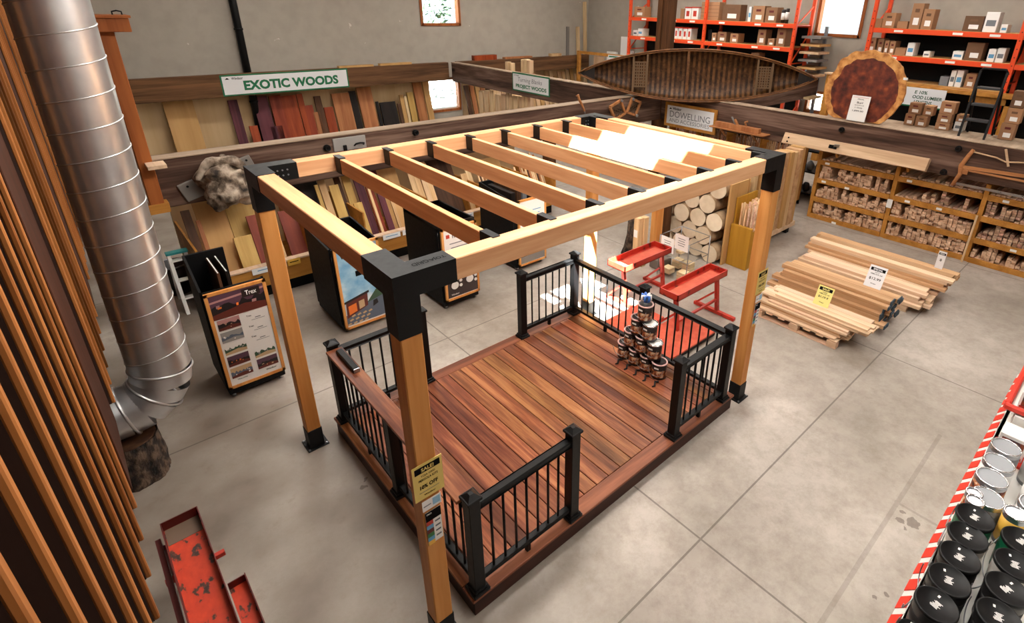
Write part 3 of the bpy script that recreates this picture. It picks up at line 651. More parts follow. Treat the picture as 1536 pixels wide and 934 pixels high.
# ---------------------------------------------------------------- signs
def rect_sign(name, label, cat, c, rt, up, w, h, frame_mt, face_mt, fr=.03, d=.02):
    rt = Vector(rt); up = Vector(up); n = rt.cross(up); c = Vector(c)
    t = T(name, label, cat, c-up*h/2)
    if frame_mt: t.part('frame', slab(MB(), c, rt, up, w, h, d), frame_mt)
    t.part('face', slab(MB(), c+n*.003, rt, up, w-2*fr, h-2*fr, .003 if frame_mt else d), face_mt)
    return t, (lambda a, b: c+n*.0045+rt*a+up*b)
EX, EY = (1, 0, 0), (0, 0, 1); RY = (0, -1, 0)   # faces that look towards -y read along +x; faces that look towards -x read along -y
def roof_logo(t, P, x, z, k, mt, rt):
    mb = MB(); n = Vector(rt).cross(Vector(EY))
    for (a, b, c_) in (((-1, 0), (0, .8), (1, 0)), ): mb.prism([(-1, 0), (1, 0), (.55, .45), (0, .85), (-.55, .45)], lambda p, q: P(x+p*k, z+q*k), n*.002)
    t.part('logo', mb, mt)
t, P = rect_sign('hanging_sign', 'long white EXOTIC WOODS sign with a green border', 'sign', (3.83, 14.085, 1.735), EX, EY, 3.14, .51, 'green', 'sign white', .035)
text(t, 'EXOTIC WOODS', P(.10, -.02), EX, EY, 2.36, .24, 'green', bold=.045)
roof_logo(t, P, -1.42, .145, .05, 'ink', EX); text(t, 'Windsor', P(-1.20, .165), EX, EY, .26, .06, 'ink', bold=.02)
t, P = rect_sign('hanging_sign', 'white sign reading Turning Blanks PROJECT WOODS with green border', 'sign', (8.735, 10.01, 1.77), RY, EY, 1.62, .50, 'green', 'sign white', .035)
text(t, 'Turning Blanks', P(-.02, .06), RY, EY, 1.05, .15, 'grey ink', shear=.15)
text(t, 'PROJECT WOODS', P(.02, -.115), RY, EY, 1.34, .13, 'green', bold=.04)
roof_logo(t, P, -.70, .165, .025, 'ink', RY); text(t, 'Windsor', P(-.58, .175), RY, EY, .16, .035, 'ink', bold=.02)
t, P = rect_sign('framed_sign', 'oak framed DOWELLING AND ACCESSORIES sign below the canoe', 'sign', (9.40, 5.13, 1.525), RY, EY, 1.40, .54, 'rack timber', 'sign white', .065, .035)
roof_logo(t, P, -.54, .125, .04, 'ink', RY); text(t, 'Windsor', P(-.36, .145), RY, EY, .25, .06, 'ink', bold=.03)
text(t, 'DOWELLING', P(0, .02), RY, EY, 1.10, .14, 'grey ink', bold=.0); text(t, 'AND ACCESSORIES', P(-.01, -.12), RY, EY, 1.10, .085, 'grey ink')
t, P = rect_sign('hanging_sign', 'white and green sign hanging under the timber counter, E 10% OOD LUMBER LENGTHS', 'sign', (13.80, 1.86, 2.0), RY, EY, 1.06, .43, None, 'sign white', 0, .02)
text(t, 'E 10%', P(.02, .12), RY, EY, .27, .075, 'dark green', bold=.025, shear=.1); text(t, 'OOD LUMBER', P(.17, .01), RY, EY, .62, .075, 'dark green', bold=.025, shear=.1); text(t, 'LENGTHS', P(.10, -.10), RY, EY, .38, .075, 'dark green', bold=.025, shear=.1)
t.part('green_band', slab(MB(), P(0, -.20), RY, EY, 1.06, .03, .002), 'green')
for y in (1.45, 2.25): t.part('hook', MB().box(13.80, 13.86, y-.012, y+.012, 2.19, 2.215), 'steel')
t, P = rect_sign('hanging_sign', 'small pale sign on the rail behind the left tip of the canoe', 'sign', (14.2, 11.9, 1.98), RY, EY, .9, .34, None, 'sign white', 0, .02)
t.part('green_band', slab(MB(), P(0, .12), RY, EY, .8, .05, .002), 'green')
# sale cards and leaflets taped to the two near posts
def post_cards(x0, side, lab):
    t, P = rect_sign('sale_sign', 'yellow SALE! card taped to the %s pergola post' % lab, 'sign', (x0+.058, -.004, 1.405), EX, EY, .178, .245, None, 'sale yellow', 0, .003)
    t.part('banner', slab(MB(), P(.0, .085), EX, EY, .15, .042, .001), 'ink')
    text(t, 'SALE!', Vector(P(.0, .085))+Vector((0, -.0015, 0)), EX, EY, .075, .026, 'sale yellow', bold=.03)
    text(t, 'TOJA GRID', P(0, .040), EX, EY, .085, .016, 'ink', bold=.02); text(t, 'PERGOLA KITS', P(0, .015), EX, EY, .115, .016, 'ink', bold=.02)
    text(t, '10% OFF', P(0, -.035), EX, EY, .108, .028, 'ink', bold=.03)
    t.part('rule', slab(MB(), P(0, -.072), EX, EY, .12, .002, .001), 'grey ink'); text(t, 'Windsor', P(0, -.095), EX, EY, .07, .012, 'ink', bold=.02)
    t, P = rect_sign('business_card', 'small white and blue card taped below the sale sign on the %s post' % lab, 'card', (x0+.062, -.002, 1.222), EX, EY, .115, .075, None, 'white card', 0, .002)
    t.part('photo', slab(MB(), P(.028, .004), EX, EY, .045, .05, .001), 'photo sky'); t.part('caption', slab(MB(), P(-.028, -.002), EX, EY, .045, .006, .001), 'grey ink')
    t, P = rect_sign('leaflet', 'tall leaflet with colour stripes at the bottom of the cards on the %s post' % lab, 'leaflet', (x0+.062, -.002, 1.042), EX, EY, .095, .25, None, 'white card', 0, .002)
    t.part('header', slab(MB(), P(0, .09), EX, EY, .095, .07, .001), 'ink'); text(t, 'PRO', Vector(P(-.025, .11))+Vector((0, -.0015, 0)), EX, EY, .03, .012, 'white card', bold=.02)
    for i, c in enumerate(('label red', 'label blue', 'dark red', 'label green', 'label blue', 'label amber')): t.part('stripe', slab(MB(), P(-.026, .04-.031*i), EX, EY, .042, .030, .001), c)
    for i in range(4): t.part('picture', slab(MB(), P(.022, .03-.038*i), EX, EY, .032, .012, .001), 'grey ink')
post_cards(.0, 0, 'nearest front'); post_cards(3.54, 1, 'right front')

# ---------------------------------------------------------------- display kiosks
def kiosk(x0, y0, wd, dp, zf, zb, label, bw_=1.):
    t = T('display_kiosk', label, 'display stand', (x0+wd/2, y0+dp/2, 0))
    t.part('base', MB().box(x0+.01, x0+wd-.01, y0+.03, y0+dp, .05, .12, bev=.006), 'kiosk black')
    for sx in (x0, x0+wd-.02): t.part('side_panel', MB().prism([(y0+.05, .12), (y0+dp, .12), (y0+dp, zb if sx == x0 or bw_ == 1 else zf-.25), (y0+dp-.06, zb if sx == x0 or bw_ == 1 else zf-.25), (y0+.09, zf)], lambda a, b: (sx, a, b), (.02, 0, 0)), 'kiosk black')
    t.part('back_panel', MB().box(x0+.02, x0+wd*bw_-.02, y0+dp-.03, y0+dp, .12, zb), 'kiosk black')
    t.part('front_panel', MB().box(x0+.02, x0+wd-.02, y0+.05, y0+.075, .12, zf), 'kiosk black')
    t.part('shelf', MB().box(x0+.02, x0+wd-.02, y0+.075, y0+dp-.03, zf-.5, zf-.47), 'kiosk black')
    cs = []
    for (a, b) in ((x0+.05, y0+.08), (x0+wd-.05, y0+.08), (x0+.05, y0+dp-.05), (x0+wd-.05, y0+dp-.05)):
        t.part('caster', MB().cyl((a-.015, b, .026), (a+.015, b, .026), .026, seg=14).box(a-.02, a+.02, b-.02, b+.02, .045, .05), 'steel')
    return t
def poster(t, x0, y0, wd, z0, z1, fr=.028, tilt=.0, face='white card'):
    tilt = 0.
    """framed poster leaning on the front of a kiosk; returns point(a,b) on its face, a right from centre, b up from centre"""
    h = z1-z0; up = Vector((0, math.sin(tilt), math.cos(tilt))); c = Vector((x0+wd/2, y0+math.sin(tilt)*h/2, (z0+z1)/2)); n = Vector(EX).cross(up)
    mb = MB()
    for (a, b, w_2, h_2) in ((-wd/2+fr/2, 0, fr, h), (wd/2-fr/2, 0, fr, h), (0, h/2-fr/2, wd, fr), (0, -h/2+fr/2, wd, fr)): slab(mb, c+Vector(EX)*a+up*b, EX, up, w_2, h_2, .03)
    t.part('poster_frame', mb, 'fir z', label='light wood poster frame')
    P = lambda a, b, k=0: c-n*.009+n*.002*k+Vector(EX)*a+up*b
    t.part('poster', slab(MB(), P(0, 0), EX, up, wd-fr*2, h-fr*2, .008), face)
    def pic(a, b, w, hh, mt, k=1, name='picture'): return t.part(name, slab(MB(), P(a, b, k), EX, up, w, hh, .001), mt)
    def tx(s, a, b, w, hh, mt, k=2, bold=.02, **kw): return text(t, s, P(a, b, k), EX, up, w, hh, mt, bold=bold, **kw)
    def shape(poly, mt, k=2, name='picture_detail'):
        A0 = [P(x_, y_, k) for x_, y_ in poly]; mb = MB(); mb.prism([(i, 0) for i in range(len(A0))], lambda i, _: A0[int(i)], -n*.001); return t.part(name, mb, mt)
    def view(a, b, w, hh, cols, seed, name='picture'):
        """small printed photograph: sky, jagged treeline, ground, a few bright shapes"""
        r_ = random.Random(seed); pic(a, b, w, hh, cols[0], 1, name)
        top = [(a+w*(-.5+i/12), b+hh*(.02+r_.uniform(-.10, .16))) for i in range(13)]
        shape(top[::-1]+[(a-w/2, b-hh/2), (a+w/2, b-hh/2)], cols[1], 2)
        shape([(a-w/2, b-hh/2), (a+w/2, b-hh/2), (a+w/2, b-hh*.25), (a+w*.1, b-hh*.12), (a-w/2, b-hh*.3)], cols[2], 3)
        for i in range(4):
            x_ = a+w*r_.uniform(-.4, .38); y_ = b+hh*r_.uniform(-.35, .0); q, s = w*r_.uniform(.03, .10), hh*r_.uniform(.05, .14); shape([(x_-q/2, y_), (x_+q/2, y_), (x_+q*.6, y_+s), (x_-q*.4, y_+s)], cols[3+i % (len(cols)-3)], 4)
    pic.view = view; pic.shape = shape
    return pic, tx
def sample(x0, x1, y0, y1, z0, z1, mt, label, rot=0.):
    return solo('sample_board', label, 'board', MB().box(x0, x1, y0, y1, z0, z1, bev=.004), mt)
# left kiosk
K = kiosk(-.36, 3.5, .55, .62, 1.22, 1.42, 'black display kiosk with the sunset street poster, left of the pergola', .68)
pic, tx = poster(K, -.345, 3.50, .53, .13, 1.22, .03, .07)
pic.view(0, .385, .47, .26, ['print plum', 'print night', 'print brick', 'print ember', 'print rose'], 3); pic.shape([(-.235, .43), (.235, .46), (.235, .48), (-.235, .45)], 'print rose', 1.5); tx('Trex', .12, .455, .10, .05, 'white card', 3)
pic(.12, .455, .16, .085, 'can dark', 2.5, 'logo_oval')
for i in range(5): pic.view(-.12, .185-.14*i, .19, .115, [['print rose', 'print night', 'print brick', 'print sand'], ['print grey', 'print slate', 'print grey', 'white card'], ['white card', 'print hill', 'print sand', 'print grey'], ['print plum', 'print night', 'print brick', 'print ember'], ['print sand', 'print slate', 'print brick', 'white card']][i], 20+i)
for i in range(2): pic.view(.12, -.235-.14*i, .19, .115, [['white card', 'print hill', 'print sand', 'print grey'], ['print plum', 'print night', 'print brick', 'print sand']][i], 40+i)
for i in range(3):
    tx('Trex', .055, .20-.12*i, .045, .018, 'ink'); pic(.13, .165-.12*i, .05, .008, 'grey ink'); pic(.13, .145-.12*i, .12, .004, 'grey ink')
tx('Windsor', .14, -.465, .10, .02, 'ink'); tx('TRILLION', -.13, -.46, .09, .014, 'dark green')
for i, (xx, mt, lb) in enumerate(((-.17, 'walnut', 'brown'), (-.10, 'wenge', 'black'))):
    s_b = T('sample_board', '%s decking sample board with a pale edge standing in the left kiosk' % lb, 'board', (xx, 3.8, .75))
    s_b.part('board', MB().box(xx-.012, xx+.012, 3.6, 4.06, .76, 1.36, bev=.003), mt); s_b.part('edge_strip', MB().box(xx-.004, xx+.004, 3.60, 4.06, 1.361, 1.364), 'white card', label='pale top edge')
# second kiosk
K = kiosk(.98, 3.94, .58, .85, 1.12, 1.18, 'black display kiosk with the blue sky WOOD poster, second from the left')
pic, tx = poster(K, 1.0, 3.93, .54, .06, 1.16, .03, .05)
pic(0, .02, .48, 1.04, 'photo sky'); pic.shape([(-.24, -.50), (.24, -.50), (.24, -.22), (.06, -.26), (-.24, -.36)], 'print slate', 2); pic.shape([(.03, -.27), (.24, -.22), (.24, -.10), (.16, -.12)], 'print hill', 2); pic.shape([(-.23, -.40), (.04, -.30), (.05, -.13), (-.02, -.12), (-.22, -.17)], 'print brick', 3); pic.shape([(-.24, -.17), (.07, -.10), (.07, -.13), (-.24, -.20)], 'print night', 4); pic.shape([(-.20, -.36), (-.10, -.33), (-.10, -.22), (-.20, -.24)], 'print ember', 4); pic.shape([(-.07, -.32), (.0, -.30), (.0, -.20), (-.07, -.21)], 'print sand', 4); pic.shape([(.10, -.34), (.17, -.31), (.16, -.25), (.11, -.26)], 'print night', 4); [pic.shape([(-.23+.07*i+.03*j, -.50+.05*j), (-.185+.07*i+.03*j, -.485+.05*j), (-.20+.07*i+.03*j, -.465+.05*j), (-.24+.07*i+.03*j, -.48+.05*j)], 'print sand', 4) for i in range(4) for j in range(3)]; tx('WOOD', -.08, .42, .25, .06, 'ink', 3, .03); roof_c = pic(-.02, .16, .07, .07, 'ink', 3, 'logo'); tx('Windsor', .10, .17, .13, .05, 'ink', 3)
solo('sample_board', 'stack of grey decking samples leaning inside the second kiosk', 'board', MB().box(1.02, 1.05, 3.98, 4.3, .6, .95, bev=.003), 'grey box')
# third kiosk
K = kiosk(2.2, 3.63, .55, .95, 1.16, 1.2, 'black open topped display kiosk with the TimberTech poster behind the front beam')
pic, tx = poster(K, 2.22, 3.62, .52, .13, 1.17, .03, .04)
tx('TimberTech', .03, .40, .30, .07, 'ink', 2, .02); pic(-.17, .40, .05, .05, 'label red', 2, 'logo')
for i in range(4): pic(.0, .29-.06*i, .30-.03*(i % 2), .012, 'grey ink')
pic(0, -.33, .46, .30, 'poster dark')
for (a, b, r) in ((-.13, -.30, .055), (.10, -.27, .055), (-.04, -.25, .022), (-.04, -.32, .022), (.19, -.24, .022), (.19, -.31, .022)):
    K.part('badge', MB().cyl((2.22+.26+a, 3.605, .65+b), (2.22+.26+a, 3.60, .65+b), r, seg=22), 'white card')
tx('Windsor', -.12, -.44, .12, .025, 'white card', 3)
for i in range(4): sample(2.26+.11*i, 2.34+.11*i, 3.8, 4.5, .72, .745, ['grey box', 'walnut', 'wenge', 'grey wood'][i], ['grey decking sample lying in the open top of the TimberTech kiosk', 'brown decking sample lying in the TimberTech kiosk', 'black decking sample lying in the TimberTech kiosk', 'weathered grey decking sample lying in the TimberTech kiosk'][i])
K.part('top_frame', MB().box(2.2, 2.75, 3.68, 3.71, 1.16, 1.2).box(2.2, 2.75, 4.55, 4.58, 1.16, 1.2).box(2.2, 2.225, 3.71, 4.55, 1.16, 1.2).box(2.725, 2.75, 3.71, 4.55, 1.16, 1.2), 'black metal')
# fourth kiosk
K = kiosk(3.62, 3.93, .58, .95, 1.12, 1.22, 'black display kiosk with white and grey poster, nearest the back right deck corner')
pic, tx = poster(K, 3.66, 3.92, .53, .08, 1.15, .03, .04)
for i in range(5): pic(-.02, .34-.06*i, .36-.04*(i % 3), .014, 'label blue')
pic(0, -.36, .47, .28, 'grey wood')
for i in range(3): K.part('badge', MB().cyl((3.92-.12+.13*i, 3.905, .34), (3.92-.12+.13*i, 3.90, .34), .04, seg=20), 'white card')
for i in range(4): sample(3.70+.11*i, 3.78+.11*i, 4.15, 4.75, .62, 1.2+.05*i, ['wenge', 'walnut', 'grey box', 'black metal'][i], ['black sample plank standing in the rightmost kiosk, left end', 'brown sample plank standing in the rightmost kiosk', 'grey sample plank standing in the rightmost kiosk', 'black sample plank standing in the rightmost kiosk, right end'][i])

# ---------------------------------------------------------------- lumber bins under the left timber rail
t = T('lumber_bin', 'long low wooden lumber bin with label cards under the timber rail', 'bin', (2.9, 5.9, 0))
t.part('front_board', MB().box(-.1, 5.8, 5.5, 5.54, .20, .48, bev=.004), 'rack timber')
t.part('floor_board', MB().box(-.1, 5.8, 5.54, 6.9, .20, .24), 'rack timber')
t.part('ledge', MB().box(-.1, 5.8, 5.47, 5.58, .48, .505, bev=.003), 'pine', label='pale top ledge')
t.part('plinth', MB().box(-.05, 5.75, 5.62, 6.85, 0, .20), 'kiosk black')
t.part('back_panel', MB().box(-.1, 5.8, 6.86, 6.9, .24, 1.34), 'plywood back')
for x in (-.08, 1.25, 2.02, 3.05, 4.1, 5.1, 5.78): t.part('divider', MB().box(x-.012, x+.012, 5.54, 6.86, .24, .9), 'rack timber')
for (a, b, c) in ((.44, .86, 'white card'), (.88, 1.04, 'label amber'), (1.35, 1.62, 'white card'), (2.24, 2.52, 'white card'), (2.56, 2.82, 'white card'), (3.1, 3.35, 'white card'), (3.6, 3.86, 'white card'), (4.3, 4.56, 'white card'), (5.0, 5.25, 'white card')):
    pc = t.part('label_card', slab(MB(), ((a+b)/2, 5.468, .455), EX, EY, b-a, .085, .003), c)
    t.part('print_line', slab(MB(), ((a+b)/2, 5.4655, .46), EX, EY, (b-a)*.7, .012, .001), 'label blue' if c == 'white card' else 'ink', parent=pc)
def lean(x0, wd, ztop, mt, label, y0=5.62, y1=6.4, z0=.245, th=.028, dx=0., group=None, name='board'):
    b = Vector((x0+wd/2, y0, z0)); tp = Vector((x0+wd/2+dx, y0+(y1-y0)*(ztop-z0)/1.15, ztop)); d = (tp-b).normalized()
    n = Vector((1, 0, 0)).cross(d).normalized(); b = b+n*th*.5*0
    mb = MB(); g = bmesh.ops.create_cube(mb.bm, size=1); L = (tp-b).length
    for v in g['verts']: v.co = Vector((v.co.x*wd, v.co.y*th, (v.co.z+.5)*L))
    bmesh.ops.bevel(mb.bm, geom=mb.bm.edges[:], offset=.003, segments=1, affect='EDGES')
    me = mb.mesh(name); me.materials.append(MATS[mt]); o = bpy.data.objects.new(name, me); COL.objects.link(o)
    sx = Vector((1, 0, 0)); sx = (sx-d*sx.dot(d)).normalized(); ny = d.cross(sx)
    M = Matrix((sx, ny, d)).transposed().to_4x4(); M.translation = b; o.matrix_world = M
    meta(o, label, 'board', group); return o
A = 'in the lumber bin'
for i, (x0, wd, zt, mt, y0, lb) in enumerate([
    (-.06, .10, 1.22, 'walnut', 5.7, 'dark brown narrow board at the left end'), (.06, .05, 1.1, 'cherry', 5.62, 'thin reddish stick near the left end'),
    (.10, .34, 1.30, 'tan ply', 5.85, 'wide tan board, leftmost of the wide ones'), (.45, .34, 1.28, 'yellowwood', 5.88, 'wide golden board behind the red one'),
    (.40, .22, .80, 'yellowwood', 5.66, 'short golden board in front of the wide ones'), (.62, .24, 1.03, 'mahogany', 5.64, 'wide red mahogany board left of the pergola post'),
    (.90, .04, 1.3, 'maple', 5.60, 'long pale stick beside the red board'), (1.02, .22, 1.0, 'mahogany', 5.66, 'red mahogany board right of the pergola post'), (1.27, .07, .9, 'cherry', 5.62, 'narrow orange board next to the right red board'),
    (1.36, .36, 1.34, 'wenge', 5.9, 'wide black board'), (1.60, .05, 1.25, 'yellowwood', 5.64, 'thin golden stick beside the black board'), (1.68, .10, 1.30, 'maple', 5.7, 'pale narrow board right of the black board'),
    (1.80, .14, 1.2, 'yellowwood', 5.66, 'golden board behind the first rafter'), (1.94, .09, 1.3, 'walnut', 5.8, 'brown board between golden ones'),
    (2.05, .13, .92, 'yellowwood', 5.6, 'shorter golden board with a small white tag'), (2.06, .12, 1.33, 'yellowwood', 5.8, 'tall golden board left of the purple one'), (2.20, .13, 1.34, 'purpleheart', 5.72, 'tall purple board'), (2.33, .04, 1.1, 'maple', 5.60, 'thin pale stick before the purple board'),
    (2.36, .11, 1.32, 'mahogany', 5.76, 'maroon board right of the purple one'), (2.48, .10, 1.31, 'purpleheart', 5.68, 'second purple board, beside the maroon one'), (2.60, .36, 1.28, 'tan ply', 5.85, 'wide tan panel behind the second rafter'),
    (2.62, .05, .95, 'maple', 5.6, 'pale stick before the wide tan panel'), (3.08, .09, 1.3, 'maple', 5.7, 'first pale strip right of the tan panel'), (3.18, .09, 1.27, 'maple', 5.72, 'second pale strip right of the tan panel'), (3.28, .09, 1.3, 'pine z', 5.7, 'third pale strip right of the tan panel'), (3.38, .09, 1.25, 'maple', 5.73, 'fourth pale strip right of the tan panel'),
    (3.52, .46, 1.3, 'walnut', 5.85, 'wide brown panel behind the fourth rafter'), (4.0, .12, 1.0, 'maple', 5.65, 'pale board right of the brown panel'), (4.14, .10, 1.2, 'pine z', 5.7, 'whitish board behind the fourth kiosk'),
    (4.62, .40, 1.1, 'tan ply', 5.9, 'wide tan panel near the right end')]):
    lean(x0, wd, zt, mt, lb+' '+A, y0, y0+.62)
for i in range(9): lean(4.3+.035*i, .03, 1.0+.2*random.random(), ['maple', 'walnut', 'pine z', 'cherry'][i % 4], 'short turning stick standing in the bin behind the far rafters', 5.62, 6.2, group='short sticks behind the rafters', name='stick')
for i in range(16): lean(5.10+.04*i, .034, .8+.35*random.random(), ['pine z', 'maple', 'walnut', 'cherry', 'pine z'][i % 5], 'thin striped offcut standing at the right end of the bin', 5.62, 6.2, group='striped offcuts at the right end of the bin', name='stick')
# bucket and white folding frame at the left end of the bin
t = T('bucket', 'dark round bucket on the floor left of the lumber bin', 'bucket', (-.28, 6.55, 0))
t.part('body', MB().lathe([(.15, 0), (.19, .42), (.175, .42), (.14, .02), (0, .02)], (-.28, 6.55, 0), 28), 'can dark'); t.part('rim', MB().tube([(-.28+.19*math.cos(a), 6.55+.19*math.sin(a), .42) for a in [2*math.pi*i/28 for i in range(28)]], .01, 6, closed=True), 'steel')
t = T('step_stool', 'white wooden folding frame beside the dark bucket', 'stool', (-.22, 6.0, 0))
for x in (-.32, -.14): t.part('leg', MB().bar((x, 5.75, 0), (x, 6.05, .75), .03, .06, bev=.004), 'white paint'); t.part('leg', MB().bar((x, 6.3, 0), (x, 6.05, .75), .03, .05, bev=.004), 'white paint')
for z in (.2, .42, .66): t.part('rung', MB().bar((-.32, 5.75+.4*z, z), (-.14, 5.75+.4*z, z), .08, .02), 'white paint')
t.part('cap', MB().box(-.35, -.11, 6.0, 6.1, .74, .77, bev=.004), 'teal', label='teal cap')

# ---------------------------------------------------------------- boards along the back wall
E_ = 'under the EXOTIC WOODS sign beam'
for (x0, wd, zt, mt, lb) in [(1.05, .62, 1.66, 'tan ply', 'wide tan board standing alone'), (2.42, .22, 1.3, 'purpleheart', 'thin purple board left of the black pipe'),
    (2.75, .2, .62, 'padauk', 'short reddish board beside the black pipe'), (3.0, .36, 1.34, 'purpleheart', 'wide dark purple board right of the black pipe'), (3.4, .3, 1.33, 'mahogany', 'maroon board right of the purple boards'), (3.25, .3, .55, 'purpleheart', 'short purple offcut in front of the purple boards'),
    (3.68, .40, 1.30, 'padauk', 'wide bright orange red board'), (4.1, .16, 1.32, 'padauk', 'narrow orange red board'), (4.24, .22, 1.0, 'mahogany', 'reddish board leaning in the middle'), (4.42, .2, .8, 'cherry', 'short orange board in the middle'),
    (4.55, .18, 1.22, 'walnut', 'dark brown board in the middle'), (4.75, .25, .9, 'padauk', 'short bright orange board in the middle'), (5.05, .5, 1.25, 'cherry', 'wide brown board right of the orange ones'), (5.55, .2, 1.28, 'wenge', 'black narrow board below the sign end'), (5.8, .44, 1.36, 'cherry', 'wide reddish board right below the sign end'),
    (6.3, .08, .92, 'wenge', 'thin black strip'), (6.42, .5, .88, 'wenge', 'wide nearly black board'), (6.98, .1, .8, 'walnut', 'narrow dark board right of the black board'), (7.1, .12, 1.05, 'tan ply', 'first pale narrow board right of the black board'), (7.24, .08, 1.0, 'pine z', 'thin whitish board right of the black board'), (7.36, .2, 1.1, 'yellowwood', 'spotted golden board'),
    (7.62, .3, 1.62, 'cherry', 'tall tan board left of the low window'), (7.96, .2, 1.6, 'tan ply', 'tall narrow tan board touching the low window')]:
    lean(x0, wd, zt, mt, lb+' '+E_, 14.34, 14.62, .02, .05)
F_ = 'against the wall right of the low bright window'
for i in range(26):
    x = 9.5+.215*i; mt = ['walnut', 'cherry', 'tan ply', 'cherry', 'walnut', 'maple', 'pine z', 'maple'][i % 8] if i < 9 else ['pine z', 'maple', 'pine z', 'tan ply'][i % 4]
    lean(x, .16, 1.1+.45*random.random(), mt, ('brown' if i < 9 else 'pale')+' project board leaning '+F_, 14.34, 14.66, .02, .05, group=('brown' if i < 9 else 'pale')+' project boards along the back wall')
for i, (y, zt) in enumerate([(11.45, 2.22), (11.28, 2.2), (10.7, 2.34), (10.56, 2.36), (10.42, 2.34)]):
    mb = MB().box(9.0, 9.14, y-.06, y+.06, 0, zt, bev=.004); solo('stick_bundle', 'pale square blank standing upright behind the PROJECT WOODS sign', 'blank', mb, 'pine z', group='tall blanks behind the PROJECT WOODS sign')
for i in range(8):
    y = 12.9-.3*i; mb = MB().box(9.02, 9.2, y-.11, y+.11, 0, 1.2+.15*random.random(), bev=.004); solo('board', 'broad pale board standing behind the dark PROJECT WOODS beam', 'board', mb, 'pine z', group='pale boards behind the PROJECT WOODS beam')
for i, (x0, x1, z1, mt, lb) in enumerate([(9.65, 10.55, .16, 'padauk', 'reddish brown blanks in a low pile'), (10.9, 12.1, .06, 'cherry', 'thin brown board lying flat'), (13.0, 13.5, .1, 'maple', 'short pale block')]):
    solo('board', lb+' on top of the beam along the back wall', 'board', MB().box(x0, x1, 14.11, 14.29, 2.002, 2.0+z1, bev=.004), mt)
for i, (x0, x1, z1) in enumerate([(5.2, 6.2, .05), (6.4, 7.4, .06)]): solo('board', ['left', 'right'][i]+' one of two thin offcuts lying on the EXOTIC WOODS beam', 'board', MB().box(x0, x1, 14.12, 14.28, 2.002, 2.0+z1, bev=.003), 'tan ply')
for i, (x, y, zt, dx, lb) in enumerate([(15.2, 13.6, 3.9, .0, 'tall white plank leaning in the wall corner'), (14.85, 13.9, 3.0, 0, 'shorter white plank leaning in the wall corner')]):
    t_ = solo('plank', lb, 'plank', MB().bar((x-.05, 14.45, .03), (x+.0, 14.70, zt), .16, .05), 'pine z')
solo('plank', 'thin grey plank standing against the wall left of the corner', 'plank', MB().box(14.3, 14.42, 14.70, 14.765, 0, 3.0), 'grey wood')
for i, (x, y, w, z, mt) in enumerate([(14.9, 12.6, .5, 2.2, 'white paint'), (15.0, 12.1, .4, 2.75, 'white card'), (14.85, 11.75, .25, 2.3, 'white paint'), (14.7, 13.1, .5, 2.0, 'pine z')]):
    solo('panel', ['wide white panel', 'tall grey white panel', 'narrow white panel', 'low cream panel'][i]+' stacked in the wall corner left of the orange rack', 'panel', MB().box(x, x+.08, y, y+w, 0, z, bev=.004), mt)
t = T('barrier_rail', 'yellow timber rail and post in the far wall corner', 'rail', (14.2, 12.5, 0))
t.part('rail', MB().box(14.22, 14.32, 11.2, 13.9, 2.08, 2.18, bev=.006), 'rack timber'); t.part('post', MB().box(14.2, 14.32, 13.9, 14.02, 0, 2.18, bev=.006), 'rack timber'); t.part('post', MB().box(14.2, 14.32, 11.2, 11.32, 0, 2.08, bev=.006), 'rack timber')
# ---------------------------------------------------------------- cedar and bark canoe lying on its side over the rail corner
ct = Vector((9.13, 4.95, 2.47)); ax = Vector((2.83, -4.04, .10)).normalized(); nn = Vector((CAMPOS.x-ct.x, CAMPOS.y-ct.y, 0)).normalized(); nn = (nn-ax*nn.dot(ax)); nn = (nn+Vector((0, 0, .06))).normalized(); nn = (nn-ax*nn.dot(ax)).normalized(); by = nn.cross(ax)
CM = Matrix((ax, by, nn)).transposed().to_4x4(); CM.translation = ct
CL = 2.46
def cb_(t): return .53*max(0, 1-abs(t)**2.0)**.85
def cdp(t): return .36*(1-.45*abs(t)**5)*(max(0, 1-abs(t)**9))**.5
def sheer(t): return .10*abs(t)**3
def cpt(t, th, off=0.):   # th in [-1,1] across the hull from gunwale to gunwale
    b = max(.004, cb_(t)-off); d = max(.01, cdp(t)-off); a = th*math.pi/2
    sn = math.copysign(abs(math.sin(a))**.75, a); cs = abs(math.cos(a))**.6
    return CM @ Vector((t*CL, sn*b, sheer(t)-d*cs))
t = T('canoe', 'old dark ribbed canoe lying on its side on top of the timber rails', 'canoe', ct-Vector((0, 0, .55)))
t.part('hull', MB().grid(lambda u, v: cpt(2*u-1, 2*v-1), 60, 24), 'canoe skin')
t.part('planking', MB().grid(lambda u, v: cpt((2*u-1)*.985, 2*v-1, .012), 60, 24), 'canoe plank', label='inner planking of narrow strips')
for i in range(41):
    tt = -.88+1.76*i/40
    t.part('rib', MB().grid(lambda u, v: cpt(tt+(u-.5)*.022, (2*v-1)*.97, .022), 1, 20), 'canoe rib')
for sg in (-1, 1):
    pts = [CM @ Vector((q*CL, sg*(cb_(q)+.006), sheer(q)+.006)) for q in [-1+2*i/48 for i in range(49)]]
    t.part('gunwale', MB().tube(pts, .017, 8), 'gunwale'); t.part('inner_gunwale', MB().tube([CM @ Vector((q*CL, sg*max(0, cb_(q)-.028), sheer(q)+.004)) for q in [-.95+1.9*i/44 for i in range(45)]], .012, 6), 'gunwale')
def cross(tt, w=.035, dz=-.02):
    b = cb_(tt)-.02; return MB().bar(CM @ Vector((tt*CL, -b, sheer(tt)+dz)), CM @ Vector((tt*CL, b, sheer(tt)+dz)), w, .022, up=nn)
t.part('thwart', cross(-.05, .05, -.01), 'gunwale')
